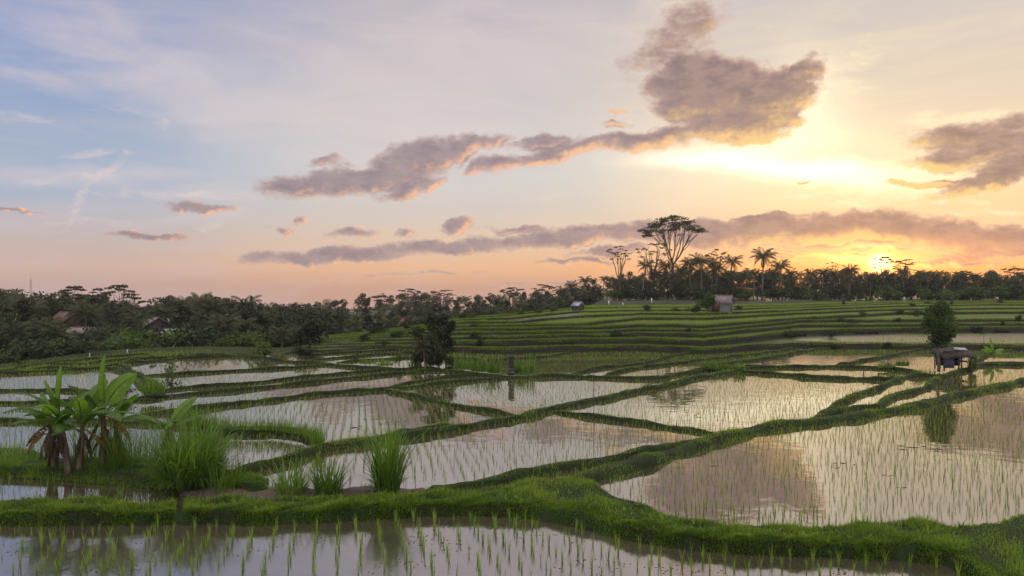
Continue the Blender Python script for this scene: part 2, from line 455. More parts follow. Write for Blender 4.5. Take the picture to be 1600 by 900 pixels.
# ------------------------------------------------------------------ bunds
# crest lines (picture column, row) with half width and height
BUNDS = [
    # wide right main bund
    ([(850, 752), (900, 741), (940, 730), (1000, 714), (1050, 700), (1110, 684), (1200, 663), (1300, 651), (1400, 635), (1500, 614), (1600, 592), (1800, 560)], 0.75, 0.36),
    ([(655, 772), (700, 758), (760, 746), (800, 738), (850, 729), (925, 717), (1000, 703), (1060, 690), (1110, 680)], 0.42, 0.30),
    # long middle bund
    ([(350, 733), (400, 724), (450, 714), (480, 702), (512, 694), (575, 685), (625, 677), (700, 667), (800, 648), (862, 635), (925, 622), (1000, 607), (1050, 596), (1100, 585), (1150, 578), (1200, 580), (1275, 586), (1375, 589), (1410, 586)], 0.50, 0.34),
    ([(480, 700), (520, 690), (575, 683), (640, 671), (720, 659)], 0.40, 0.36),
    # behind it
    ([(300, 551), (400, 556), (450, 562), (500, 565), (560, 571), (625, 574), (675, 574), (725, 580), (797, 586), (862, 584), (925, 586), (1025, 588), (1060, 582), (1110, 575), (1200, 571), (1300, 570), (1375, 572), (1440, 579)], 0.48, 0.34),
    ([(225, 611), (300, 602), (400, 594.5), (480, 587), (560, 579), (625, 574)], 0.30, 0.26),
    ([(200, 622), (250, 617), (312, 611), (400, 603.5), (500, 593), (600, 583), (660, 577), (690, 575)], 0.36, 0.28),
    ([(200, 645), (282, 637), (300, 635), (400, 624), (500, 612), (575, 607), (650, 600), (725, 592), (797, 587)], 0.42, 0.30),
    ([(595, 605), (612, 609), (650, 617), (725, 632), (800, 644)], 0.36, 0.28),
    ([(600, 603), (660, 592), (720, 584), (750, 582)], 0.30, 0.26),
    ([(862, 638), (900, 644), (950, 651), (1025, 661), (1112, 673)], 0.30, 0.26),
    # left, ending at the tall grass
    ([(255, 657), (300, 658), (350, 666), (400, 668), (430, 668), (475, 676), (497, 690)], 0.40, 0.36),
    ([(-200, 607), (0, 607), (60, 607), (150, 608)], 0.28, 0.26),
    ([(-200, 627), (0, 626), (75, 625), (190, 622), (250, 622)], 0.30, 0.26),
    ([(-200, 654), (0, 654), (70, 655), (187, 655), (260, 660)], 0.34, 0.28),
    ([(-200, 702), (0, 701), (75, 708)], 0.45, 0.32),
    ([(-200, 583), (0, 580), (80, 577), (170, 572), (200, 583), (225, 600), (240, 612)], 0.42, 0.34),
    ([(170, 571), (195, 571), (225, 586), (245, 603), (250, 611)], 0.50, 0.55),
    ([(-200, 590), (0, 578), (25, 573), (62, 566), (150, 557.5), (200, 553), (237, 551)], 0.5, 0.30),
    ([(50, 573), (150, 572), (187, 567), (250, 561), (300, 556.5), (400, 553)], 0.34, 0.3),
    ([(185, 565), (225, 558), (262, 556), (300, 554)], 0.3, 0.28),
    ([(222, 584), (300, 580), (400, 575), (485, 570), (520, 567)], 0.32, 0.28),
    ([(60, 566), (120, 566), (180, 561), (240, 555)], 0.4, 0.28),
    # far middle fields
    ([(440, 550), (497, 547), (570, 543), (600, 541)], 0.34, 0.28),
    ([(480, 553), (575, 547), (640, 545)], 0.34, 0.26),
    ([(485, 561), (540, 556), (600, 551), (660, 548)], 0.34, 0.26),
    ([(525, 564), (580, 560), (625, 558), (665, 556)], 0.30, 0.24),
    # fields below the terraces
    ([(895, 584), (925, 573), (1000, 566), (1040, 557), (1075, 550), (1105, 546)], 0.40, 0.32),
    ([(940, 584), (975, 576), (1050, 566), (1125, 557), (1200, 549), (1240, 543)], 0.40, 0.30),
    ([(1040, 586), (1080, 577), (1125, 567), (1200, 557), (1250, 548), (1305, 541)], 0.42, 0.32),
    ([(1150, 570), (1200, 570.5)], 0.3, 0.3),
    ([(1305, 567), (1362, 559), (1432, 545), (1460, 541)], 0.38, 0.32),
    ([(1517, 566), (1545, 553), (1600, 543), (1700, 538)], 0.38, 0.30),
    ([(1410, 586), (1440, 583), (1475, 584), (1512, 573), (1540, 566), (1600, 565), (1800, 562)], 0.60, 0.36),
    ([(1465, 587), (1500, 579), (1530, 570), (1560, 568), (1640, 569)], 0.4, 0.3),
    ([(1270, 653), (1320, 624), (1350, 610), (1375, 600), (1412, 587)], 0.45, 0.32),
    ([(1285, 648), (1325, 634), (1375, 628), (1407, 611), (1450, 602), (1465, 587)], 0.45, 0.34),
    ([(690, 575), (740, 566), (780, 560), (850, 556), (905, 545)], 0.34, 0.3),
    ([(640, 548), (690, 556), (760, 560)], 0.3, 0.26),
]


def smooth_line(pts, step):
    """Catmull-Rom through the points, resampled"""
    P = np.array(pts, float)
    if len(P) > 2:
        Q = np.concatenate([[2 * P[0] - P[1]], P, [2 * P[-1] - P[-2]]])
        out = []
        for i in range(1, len(Q) - 2):
            t = np.linspace(0, 1, 12, endpoint=False)[:, None]
            p0, p1, p2, p3 = Q[i - 1], Q[i], Q[i + 1], Q[i + 2]
            out.append(0.5 * ((2 * p1) + (-p0 + p2) * t + (2 * p0 - 5 * p1 + 4 * p2 - p3) * t ** 2 + (-p0 + 3 * p1 - 3 * p2 + p3) * t ** 3))
        P = np.concatenate(out + [P[-1:]])
    seg = np.linalg.norm(np.diff(P, axis=0), axis=1); s = np.concatenate([[0], np.cumsum(seg)])
    m = max(3, int(s[-1] / step) + 1)
    ss = np.linspace(0, s[-1], m)
    return np.stack([np.interp(ss, s, P[:, i]) for i in range(P.shape[1])], 1)


bund = Acc()
bund_pts = []     # (x, y, halfwidth) samples for masks
grass_src = []    # (pos, tan, hw, h) samples for the grass
for bi, (pts, hw, h) in enumerate(BUNDS):
    hw *= 0.58; h *= 0.66
    w3 = [at(x, y, h * 0.9)[:2] for x, y in pts]
    dmean = np.mean([p[1] for p in w3])
    step = 0.22 if dmean < 35 else 0.4
    k_ = float(np.interp(dmean, [22, 32, 50], [1.0, 0.82, 0.72])); hw *= k_; h *= 0.5 + 0.5 * k_
    L = smooth_line(w3, step)
    m = len(L)
    arc = np.arange(m) * step
    tan = np.gradient(L, axis=0); tan /= np.linalg.norm(tan, axis=1)[:, None]
    nor = np.stack([-tan[:, 1], tan[:, 0]], 1)
    L = L + nor * (0.10 * pnoise(arc, 100 + bi, 4, 0.9) + 0.16 * pnoise(arc, 160 + bi, 2, 0.35))[:, None]
    wv = hw * (1 + 0.32 * pnoise(arc, 200 + bi, 5, 0.8))
    hv = h * (1 + 0.28 * pnoise(arc, 300 + bi, 5, 1.1))
    endf = np.clip(np.minimum(arc, arc[::-1]) / 0.6, 0.35, 1)
    hv = hv * endf
    prof = [(-1.25, -0.25), (-1.0, 0.05), (-0.78, 0.55), (-0.55, 0.92), (-0.2, 1.0), (0.2, 1.0), (0.55, 0.92), (0.78, 0.55), (1.0, 0.05), (1.25, -0.25)]
    K = len(prof)
    v = np.zeros((m, K, 3))
    for k, (t, zz) in enumerate(prof):
        jit = 0.06 * pnoise(arc, 400 + bi * 10 + k, 3, 2.5)
        v[:, k, :2] = L + nor * (wv * t + jit)[:, None]
        v[:, k, 2] = hv * zz + 0.03 * pnoise(arc, 900 + bi * 10 + k, 3, 3.0) * (zz > 0.3)
    a = np.arange(m - 1)[:, None] * K + np.arange(K - 1)[None, :]
    q = np.stack([a, a + K, a + K + 1, a + 1], -1).reshape(-1, 4)[:, ::-1]
    bund.add(v.reshape(-1, 3), q)
    bund_pts.append(np.concatenate([L, wv[:, None]], 1))
    grass_src.append((L, nor, wv, hv, step))
o = link('bunds', bund.mesh('bunds', M['bund'], smooth=True)); tag(o, kind='structure')
bund_pts = np.concatenate(bund_pts)

# big foreground bund as a ribbon with a rounded, lumpy top
pxf = np.arange(-500, 2000, 4.0)
fd, nd_ = far_d(pxf), near_d(pxf)
T = np.linspace(-0.12, 1.10, 22)


def front_z(pxa, t):
    """height of the foreground bund at column px and fraction t from its far to its near edge"""
    w = np.clip((t + 0.02) / 0.22, 0, 1); w = w * w * (3 - 2 * w)
    e = np.clip((1.04 - t) / 0.14, 0, 1); e = e * e * (3 - 2 * e)
    notch = 1 - 0.85 * np.exp(-((pxa - 281) / 7.0) ** 2)
    crest = (0.13 + 0.045 * pnoise(pxa, 5, 4, 0.03) + 0.045 * pnoise(pxa * 0.06 + t * 9, 6, 3, 1.0)) * notch
    crest = crest + np.clip((pxa - 1500) / 80, 0, 1) * 0.12
    z = -0.12 + (crest + 0.12) * w
    return z * e + (FZ - 0.12) * (1 - e)


V = []
for t in T:
    d = fd + (nd_ - fd) * t + 0.08 * pnoise(pxf, int(40 + t * 20), 3, 0.09)
    V.append(np.stack([(pxf - 800) / F * d, d, front_z(pxf, np.full(len(pxf), t))], 1))
n = len(pxf); a = np.arange(n - 1)
q = np.concatenate([np.stack([a, a + n, a + n + 1, a + 1], 1) + i * n for i in range(len(T) - 1)])
o = link('foreground_bund', npmesh('foreground_bund', np.concatenate(V), q, M['bund'], smooth=True)); tag(o, kind='structure')

# grassy platform the bananas stand on, and the bare mud bank beside it
def ribbon(name, far_tab, near_tab, x0, x1, h, mat, dx=4.0, seed=0):
    fa, ne = interp(far_tab), interp(near_tab)
    p = np.arange(x0, x1 + dx, dx); T = np.linspace(-0.1, 1.1, 14)
    d0 = CZ * F / (fa(p) - 450); d1 = CZ * F / (ne(p) - 450)
    V = []
    for t in T:
        d = d0 + (d1 - d0) * t
        s = min(1, max(0, (t + 0.05) / 0.28)); e = min(1, max(0, (1.05 - t) / 0.28))
        z = h * min(s * s * (3 - 2 * s), e * e * (3 - 2 * e)) * (1 + 0.2 * pnoise(p + 30 * t, seed, 4, 0.06)) - 0.06
        endf = np.clip(np.minimum(p - x0, x1 - p) / 20.0, 0, 1)
        V.append(np.stack([(p - 800) / F * d, d, z * endf - 0.1 * (1 - endf)], 1))
    n = len(p); a = np.arange(n - 1)
    q = np.concatenate([np.stack([a, a + n, a + n + 1, a + 1], 1) + i * n for i in range(len(T) - 1)])
    o = link(name, npmesh(name, np.concatenate(V), q, mat, smooth=True)); tag(o, kind='structure')
    return fa, ne


pf, pn = ribbon('grassy_bank', [(-300, 738), (0, 733), (60, 729), (110, 722), (200, 721), (300, 728), (370, 745), (430, 764)],
                [(-300, 745), (0, 746), (60, 749), (150, 757), (250, 766), (310, 772), (370, 775), (430, 774)], -300, 424, 0.32, M['bund'], seed=11)
mf, mn = ribbon('mud_bank', [(270, 770), (400, 768), (520, 768), (600, 766), (660, 768), (680, 770)],
                [(270, 774), (310, 778), (400, 779), (500, 780), (600, 778), (650, 777), (680, 774)], 270, 680, 0.20, M['mudbank'], seed=12)

# ------------------------------------------------------------------ blades
def blades(base, length, width, lean_dir, lean, bend, tone, segs=2):
    """arched tapering blades; arrays of N"""
    n = len(base)
    side = np.stack([-np.sin(lean_dir), np.cos(lean_dir), np.zeros(n)], 1)
    fwd = np.stack([np.cos(lean_dir), np.sin(lean_dir), np.zeros(n)], 1)
    lev = np.linspace(0, 1, segs + 1)
    V = np.zeros((n, (segs + 1) * 2, 3)); p = base.copy(); ang = lean.copy()
    for i, t in enumerate(lev):
        wd = width * (1 - t) ** 0.7 * (0.75 + 0.6 * t) if i < segs else width * 0.06
        V[:, 2 * i] = p - side * (wd / 2)[:, None]
        V[:, 2 * i + 1] = p + side * (wd / 2)[:, None]
        if i < segs:
            step = (length / segs)[:, None]
            p = p + (fwd * np.sin(ang)[:, None] + np.array([[0, 0, 1.0]]) * np.cos(ang)[:, None]) * step
            ang = ang + bend / segs
    b = np.arange(n)[:, None] * (segs + 1) * 2
    Q = np.concatenate([np.stack([b[:, 0] + 2 * i, b[:, 0] + 2 * i + 1, b[:, 0] + 2 * i + 3, b[:, 0] + 2 * i + 2], 1) for i in range(segs)])
    tn = np.repeat(tone, (segs + 1) * 2)
    return V.reshape(-1, 3), Q, tn


def grass_patch(acc, base, lmin, lmax, wd, tone_lo=0.1, tone_hi=0.8, lean=0.5, segs=2):
    n = len(base)
    L = rng.uniform(lmin, lmax, n)
    V, Q, tn = blades(base, L, wd * rng.uniform(0.7, 1.3, n), rng.uniform(0, 2 * PI, n), rng.uniform(0.05, lean, n), rng.uniform(0.3, 1.3, n), rng.uniform(tone_lo, tone_hi, n) ** 1.0, segs)
    acc.add(V, Q, tone=tn)


def clumpiness(x, y, f=1.0):
    return 0.5 + 0.25 * np.sin(x * 2.3 * f + 1.3 * np.sin(y * 1.7 * f)) + 0.25 * np.sin(y * 3.1 * f + 1.9 * np.sin(x * 1.3 * f + 2))


# --- foreground bund grass (dense)
gf = Acc()
nG = 120000
pxa = rng.uniform(-60, 1660, nG); ta = rng.uniform(-0.04, 1.04, nG)
cl = clumpiness((pxa - 800) * 0.016, ta * 2.5, 1.6)
keep = rng.uniform(0, 1, nG) < 0.35 + 0.65 * cl
keep &= np.abs(pxa - 281) > 5 + 5 * rng.uniform(0, 1, nG)
pxa, ta, cl = pxa[keep], ta[keep], cl[keep]
fd_, nd2 = far_d(pxa), near_d(pxa)
da = fd_ + (nd2 - fd_) * ta
ok = da > 6
pxa, ta, cl, da = pxa[ok], ta[ok], cl[ok], da[ok]
base = np.stack([(pxa - 800) / F * da, da, front_z(pxa, ta) - 0.01], 1)
n = len(base)
L = (0.04 + 0.11 * cl * rng.uniform(0.3, 1.3, n)) * (0.65 + 0.8 * clumpiness((pxa - 800) * 0.016, ta * 1.5, 0.6)) * np.where(rng.uniform(0, 1, n) < 0.05, 2.0, 1)
V, Q, tn = blades(base, L, 0.012 * rng.uniform(0.7, 1.6, n), rng.uniform(0, 2 * PI, n), rng.uniform(0.05, 0.7, n), rng.uniform(0.4, 1.6, n), np.where(rng.uniform(0, 1, n) < 0.05, 1.0, np.clip(0.05 + 0.4 * cl + 0.25 * clumpiness((pxa - 800) * 0.016, ta * 1.5, 0.5) + rng.uniform(-0.25, 0.3, n), 0, 0.9)))
gf.add(V, Q, tone=tn)
# grass hanging down the near face, its shade put into darker tones
nh = 45000
pw = rng.uniform(-60, 1660, nh); tw = rng.uniform(0.72, 1.055, nh)
kk = np.abs(pw - 281) > 8
pw, tw = pw[kk], tw[kk]
dw = far_d(pw) + (near_d(pw) - far_d(pw)) * tw
kk = dw > 6
pw, tw, dw = pw[kk], tw[kk], dw[kk]; nh = len(pw)
clh = clumpiness((pw - 800) * 0.016, tw * 2.5, 1.6)
V, Q, tn = blades(np.stack([(pw - 800) / F * dw, dw, front_z(pw, tw)], 1), (0.06 + 0.12 * clh) * rng.uniform(0.5, 1.2, nh), 0.013 * rng.uniform(0.7, 1.6, nh), rng.normal(-PI / 2, 0.7, nh), rng.uniform(0.5, 1.3, nh), rng.uniform(0.4, 1.5, nh), np.clip(rng.uniform(0.0, 0.45, nh) + 0.2 * clh, 0, 0.9))
gf.add(V, Q, tone=tn)
# scattered taller weeds with broader leaves
nw = 900
pw = rng.uniform(-40, 1640, nw); tw = rng.uniform(0.02, 0.98, nw)
kk = clumpiness((pw - 800) * 0.016, tw * 2, 0.8) > 0.5
pw, tw = pw[kk], tw[kk]
dw = far_d(pw) + (near_d(pw) - far_d(pw)) * tw
cen = np.stack([(pw - 800) / F * dw, dw, front_z(pw, tw)], 1)[dw > 6]
bw = np.repeat(cen, 7, axis=0) + rng.normal(0, 0.02, (len(cen) * 7, 3)) * np.array([1, 1, 0])
nb_ = len(bw)
V, Q, tn = blades(bw, rng.uniform(0.06, 0.20, nb_), rng.uniform(0.014, 0.034, nb_), rng.uniform(0, 2 * PI, nb_), rng.uniform(0.2, 0.9, nb_), rng.uniform(0.3, 1.4, nb_), np.repeat(rng.uniform(0.1, 0.85, len(cen)), 7), 3)
gf.add(V, Q, tone=tn)
# --- platform grass
nP = 26000
pxa = rng.uniform(-60, 420, nP); ta = rng.uniform(-0.02, 1.0, nP)
d0, d1 = CZ * F / (pf(pxa) - 450), CZ * F / (pn(pxa) - 450)
da = d0 + (d1 - d0) * ta
cl = clumpiness((pxa - 800) * 0.02, da, 1.2)
zt = 0.30 * np.clip(np.minimum((ta + 0.05) / 0.28, (1.05 - ta) / 0.28), 0, 1) - 0.06
base = np.stack([(pxa - 800) / F * da, da, zt], 1)
V, Q, tn = blades(base, 0.05 + 0.11 * cl * rng.uniform(0.3, 1.3, nP), 0.014 * rng.uniform(0.7, 1.6, nP), rng.uniform(0, 2 * PI, nP), rng.uniform(0.05, 0.6, nP), rng.uniform(0.4, 1.5, nP), np.clip(0.1 + 0.35 * cl + rng.uniform(-0.2, 0.3, nP), 0, 1))
gf.add(V, Q, tone=tn)
# some grass tufts at the mud bank edge
pxa = rng.uniform(280, 670, 1500); d0 = CZ * F / (mf(pxa) - 450)
base = np.stack([(pxa - 800) / F * d0, d0 + rng.uniform(-0.1, 0.15, 1500), np.full(1500, 0.05)], 1)
keep = clumpiness(base[:, 0], base[:, 1], 2.0) > 0.55
grass_patch(gf, base[keep], 0.08, 0.2, 0.014)
o = link('foreground_grass', gf.mesh('foreground_grass', M['grass'])); tag(o, 'short green grass matting the foreground bund and bank', 'grass', kind='stuff')

# --- grass on the other bunds
gb = Acc()
for (L, nor, wv, hv, step) in grass_src:
    d = L[:, 1]
    inview = (np.abs((L[:, 0]) / d) < 0.78)
    # blades per metre of bund, fewer and wider far away
    dens = np.interp(d, [15, 25, 40, 70], [520, 380, 190, 90]) * (wv / 0.4)
    cnt = rng.poisson(dens * step * inview)
    idx = np.repeat(np.arange(len(L)), cnt); n = len(idx)
    if n == 0: continue
    t = rng.uniform(-1.22, 1.22, n)
    jx = rng.uniform(-0.5, 0.5, n) * step
    tanv = np.stack([nor[:, 1], -nor[:, 0]], 1)
    xy = L[idx] + nor[idx] * (wv[idx] * t)[:, None] + tanv[idx] * jx[:, None]
    zt = hv[idx] * np.clip(np.interp(np.abs(t), [0, 0.55, 0.78, 1.05], [1, 0.92, 0.55, 0]), 0, 1) - 0.02
    cl = clumpiness(xy[:, 0], xy[:, 1], 0.8)
    far = np.interp(d[idx], [15, 70], [1, 2.2])
    patch = clumpiness(xy[:, 0], xy[:, 1], 0.35)
    ln = (0.045 + 0.09 * cl * rng.uniform(0.4, 1.3, n)) * (0.7 + 0.7 * patch) * np.where(rng.uniform(0, 1, n) < 0.03, 2.2, 1.0)
    dry = (rng.uniform(0, 1, n) < 0.04 + 0.10 * (1 - patch))
    V, Q, tn = blades(np.concatenate([xy, zt[:, None]], 1), ln, 0.014 * far * rng.uniform(0.7, 1.4, n), rng.uniform(0, 2 * PI, n), rng.uniform(0.05, 0.6, n), rng.uniform(0.3, 1.3, n), np.where(dry, 1.0, np.clip(0.28 + 0.35 * cl + 0.2 * patch + rng.uniform(-0.2, 0.3, n), 0, 0.9)), 1 if d.mean() > 40 else 2)
    gb.add(V, Q, tone=tn)
# taller grass on the short left bund
pts = smooth_line([at(x, y, 0.3)[:2] for x, y in [(290, 655), (350, 666), (400, 668), (430, 668), (475, 676), (497, 686)]], 0.02)
n = len(pts) * 3; idx = rng.integers(0, len(pts), n)
base = np.concatenate([pts[idx] + rng.normal(0, 0.12, (n, 2)), np.full((n, 1), 0.22)], 1)
grass_patch(gb, base, 0.25, 0.6, 0.022, 0.1, 0.55, 0.4)
# fringes of grass on every terrace lip and bank
px_ = np.arange(486, 1680, 1.0)
zz, dd = lip_tables(px_)
for k in range(9):
    for rep in range(20):
        p = px_ + rng.uniform(-0.5, 0.5, len(px_))
        off = rng.uniform(-0.27, 0.4, len(p))
        d = dd[k] + off
        z = zz[k] + 0.08 + np.minimum(0, off + 0.05) * 2.0 * (zz[k] - (zz[k - 1] if k else 0))
        bare = clumpiness(p * 0.03, np.full(len(p), k * 3.0), 1.0)
        keep = rng.uniform(0, 1, len(p)) < np.where(off < -0.02, np.clip(1.6 * bare - 0.45, 0.0, 0.85), 0.9) * np.interp(p, [480, 560, 690], [0.35, 0.5, 1.0])
        base = np.stack([(p - 800) / F * d, d, z], 1)[keep]
        grass_patch(gb, base, 0.05, 0.15, 0.05, 0.15, 0.8, 0.6, 1)
# rough lawn between the nested bunds at the left edge
n = 5000
p = rng.uniform(-40, 330, n); d = rng.uniform(0, 1, n) ** 0.7
dend = field_end(p); dst = np.interp(p, [-40, 60, 170, 240, 330], [48, 46, 46, 58, 62])
d = dst + (dend + 1.5 - dst) * rng.uniform(0, 1, n)
base = np.stack([(p - 800) / F * d, d, np.where(d > dend, 0.2, 0.02)], 1)
keep = (d > dst) & (rng.uniform(0, 1, n) < np.interp(p, [-40, 200, 330], [1, 0.8, 0.15]))
grass_patch(gb, base[keep], 0.08, 0.2, 0.04, 0.2, 0.8, 0.5, 1)
o = link('bund_grass', gb.mesh('bund_grass', M['grass'])); tag(o, 'green grass covering the low field bunds and terrace edges', 'grass', kind='stuff')

# ------------------------------------------------------------------ rice seedlings
def seedling_mesh(seed, h=0.30, nb=6, wd=0.010):
    r = np.random.default_rng(seed)
    n = nb
    base = np.stack([r.normal(0, 0.010, n), r.normal(0, 0.010, n), np.full(n, -0.02)], 1)
    V, Q, tn = blades(base, h * r.uniform(0.6, 1.1, n), wd * r.uniform(0.8, 1.2, n), r.uniform(0, 2 * PI, n), r.uniform(0.02, 0.22, n), r.uniform(0.05, 0.55, n), r.uniform(0.3, 0.8, n), 3)
    return V, Q, tn


SV = [seedling_mesh(50 + i, 0.36 + 0.03 * (i % 3), 8 + i % 3, 0.016) for i in range(6)]
SM = [npmesh('rice_seedling', v_, q_, M['rice'], t_) for v_, q_, t_ in SV]


def replicate(acc, protos, xyz, rz, sc, wmul=None):
    kind = rng.integers(0, len(protos), len(xyz))
    for k, (v_, q_, t_) in enumerate(protos):
        ii = np.where(kind == k)[0]
        if not len(ii): continue
        c, s = np.cos(rz[ii]), np.sin(rz[ii])
        x = (v_[None, :, 0] * c[:, None] - v_[None, :, 1] * s[:, None]) * sc[ii][:, None]
        y = (v_[None, :, 0] * s[:, None] + v_[None, :, 1] * c[:, None]) * sc[ii][:, None]
        z = v_[None, :, 2] * sc[ii][:, None]
        VV = np.stack([x, y, z], -1) + xyz[ii][:, None, :]
        QQ = q_[None] + (np.arange(len(ii)) * len(v_))[:, None, None]
        tt = np.clip(t_[None] + rng.uniform(-0.15, 0.2, (len(ii), 1)), 0, 1)
        acc.add(VV.reshape(-1, 3), QQ.reshape(-1, 4), tone=tt.ravel())


def near_bund(xy, extra=0.1):
    """True where a point lies on a bund"""
    hit = np.zeros(len(xy), bool)
    cell = 2.0
    from collections import defaultdict
    grid = defaultdict(list)
    for i, (x, y, w) in enumerate(bund_pts): grid[(int(x // cell), int(y // cell))].append(i)
    key = np.floor(xy / cell).astype(int)
    order = np.lexsort((key[:, 1], key[:, 0]))
    ks = key[order]
    brk = np.where(np.any(np.diff(ks, axis=0) != 0, axis=1))[0] + 1
    for grp in np.split(order, brk):
        kx, ky = key[grp[0]]
        cand = [i for a_ in (-1, 0, 1) for b_ in (-1, 0, 1) for i in grid.get((kx + a_, ky + b_), ())]
        if not cand: continue
        B = bund_pts[cand]
        dd_ = np.sqrt((xy[grp, None, 0] - B[None, :, 0]) ** 2 + (xy[grp, None, 1] - B[None, :, 1]) ** 2)
        hit[grp] = np.any(dd_ < B[None, :, 2] + extra, axis=1)
    return hit


def row_grid(x0, x1, y0, y1, du, dv, ang, curve, seed):
    r = np.random.default_rng(seed)
    u = np.arange(x0 - 40, x1 + 40, du); v_ = np.arange(y0, y1, dv)
    U, Vv = np.meshgrid(u, v_)
    X = U + math.tan(ang) * (Vv - y0) + curve * np.sin(Vv * 0.09 + U * 0.03) + 0.5 * np.sin(Vv * 0.03 + 1)
    Y = Vv + 0.35 * np.sin(U * 0.25) + 0.15 * np.sin(U * 0.9 + Vv * 0.2)
    X = X + r.normal(0, 0.032, X.shape); Y = Y + r.normal(0, 0.05, X.shape)
    k = (r.uniform(0, 1, X.shape) > 0.08)
    return np.stack([X[k], Y[k]], 1)


def column(xy): return xy[:, 0] / xy[:, 1] * F + 800


pts = row_grid(-60, 60, 13, 82, 0.30, 0.26, R(-9), 0.5, 3)
pc = column(pts)
ok = (pc > -30) & (pc < 1630)
pts, pc = pts[ok], pc[ok]
ok = (pts[:, 1] > far_d(pc) + 0.12) & (pts[:, 1] < field_end(pc) - 0.5)
pts, pc = pts[ok], pc[ok]
# keep off the bank, the ditch in front of it and the narrow canal
yrow = 450 + CZ * F / pts[:, 1]
inbank = (pc < 424) & (yrow > pf(pc) - 2)
inbank |= (pc >= 424) & (pc < 690) & (yrow > mf(pc) - 2)
inbank |= (pc >= 650) & (pc < 860) & (yrow > 752) 
ditch = (pc < 120) & (yrow > pn(pc) + 2)
ok = (~inbank) | (ditch & (rng.uniform(0, 1, len(pc)) < 0.7))
pts, pc = pts[ok], pc[ok]
ok = ~near_bund(pts, 0.10)
pts, pc = pts[ok], pc[ok]
# sparser patches where the photo shows open water
d_ = pts[:, 1]
patchy = clumpiness(pts[:, 0] * 0.25, pts[:, 1] * 0.25, 1.0)
ok = rng.uniform(0, 1, len(pts)) < np.where(patchy < 0.12, 0.6, 1.0)
pts = pts[ok]
main_xyz = np.concatenate([pts, np.zeros((len(pts), 1))], 1)

ptf = row_grid(-16, 16, 8.0, 19.5, 0.46, 0.44, R(-14), 0.35, 9)
pc = column(ptf)
ok = (pc > -30) & (pc < 1630)
ptf, pc = ptf[ok], pc[ok]
yrow = 450 + (CZ - FZ) * F / ptf[:, 1]
ok = (ptf[:, 1] < near_d(pc) - 0.10) & (yrow < 925)
ptf = ptf[ok]
front_xyz = np.concatenate([ptf, np.full((len(ptf), 1), FZ)], 1)

allxyz = np.concatenate([front_xyz, main_xyz])
dist_c = np.linalg.norm(allxyz - np.array([[0, 0, CZ]]), axis=1)
pc_ = allxyz[:, 0] / allxyz[:, 1] * F + 800; py_ = 450 + (CZ - allxyz[:, 2]) / allxyz[:, 1] * F
seen = (pc_ > 5) & (pc_ < 1595) & (py_ < 905)
order = np.argsort(np.where(seen, dist_c, 1e9))
ind = order[:300]
rest = np.ones(len(allxyz), bool); rest[ind] = False
for j, i in enumerate(ind):
    o = link('rice_seedling', SM[j % len(SM)], None, tuple(allxyz[i]))
    o.rotation_euler = (0, 0, random.uniform(0, 6.28)); s = random.uniform(0.75, 1.15) * (1.0 if allxyz[i][2] < -0.05 else 0.72); o.scale = (s, s, s)
    tag(o, 'small bright green rice seedling standing in the muddy foreground water', 'rice seedling', 'rice seedlings in the nearest flooded field')
acc = Acc()
X = allxyz[rest]
dm = X[:, 1] < 34
SV3 = [seedling_mesh(150 + i, 0.24 + 0.03 * (i % 3), 5) for i in range(5)]
def seedling_low(seed):
    r = np.random.default_rng(seed); n = 5
    base = np.stack([r.normal(0, 0.02, n), r.normal(0, 0.02, n), np.full(n, -0.02)], 1)
    return blades(base, 0.20 * r.uniform(0.6, 1.1, n), 0.015 * r.uniform(0.8, 1.2, n), r.uniform(0, 2 * PI, n), r.uniform(0.02, 0.25, n), r.uniform(0.05, 0.5, n), r.uniform(0.2, 0.7, n), 1)
SVL = [seedling_low(250 + i) for i in range(5)]
for msk, pr in ((dm, SV3), (~dm, SVL)):
    P_ = X[msk]
    replicate(acc, pr, P_, rng.uniform(0, 6.28, len(P_)), rng.uniform(0.5, 1.2, len(P_)) * np.interp(P_[:, 1], [28, 60], [1.0, 0.62]))
# denser planting in the fields just below the terraces
n = 4500
p = rng.uniform(690, 1640, n); fe = field_end(p)
d = fe - rng.uniform(0, 1, n) ** 1.3 * np.interp(p, [690, 900, 1100, 1640], [4, 7, 7, 5]) - 0.3
B = np.stack([(p - 800) / F * d, d, np.full(n, -0.02)], 1)
B = B[~near_bund(B[:, :2], 0.05)]
replicate(acc, SVL, B, rng.uniform(0, 6.28, len(B)), rng.uniform(0.6, 1.0, len(B)))
o = link('rice_seedlings', acc.mesh('rice_seedlings', M['rice'])); tag(o, 'rows of young rice seedlings standing in the flooded fields', 'rice', kind='stuff')

# denser rice growing on the terraces
acc = Acc()
for k in range(9):
    dens = [9, 16, 18, 22, 26, 28, 30, 34, 40][k]
    n = int(dens * 520)
    p = rng.uniform(480, 1640, n * 2); u = rng.uniform(0, 1, n * 2)
    zz, dd = lip_tables(p)
    d0 = dd[k] + 0.4; d1 = dd[k + 1] - 0.3 if k < 8 else dd[8] + np.where(p > 900, 14, top_extra(p))
    span = np.maximum(d1 - d0, 0.01)
    keep = rng.uniform(0, 1, n * 2) < np.clip(span / 14, 0.06, 1)
    keep &= rng.uniform(0, 1, n * 2) < np.interp(p, [480, 560, 690], [0.04, 0.12, 1.0])
    if k == 6: keep &= ~((p > 760) & (p < 905) & (rng.uniform(0, 1, n * 2) < 0.95))
    if k == 0: keep &= clumpiness(p * 0.012, u * 3, 1.0) > 0.3
    d = d0 + span * u; z = zz[k]
    B = np.stack([(p - 800) / F * d, d, z - 0.03], 1)[keep]
    replicate(acc, SVL, B, rng.uniform(0, 6.28, len(B)), rng.uniform(0.7, 1.2, len(B)))
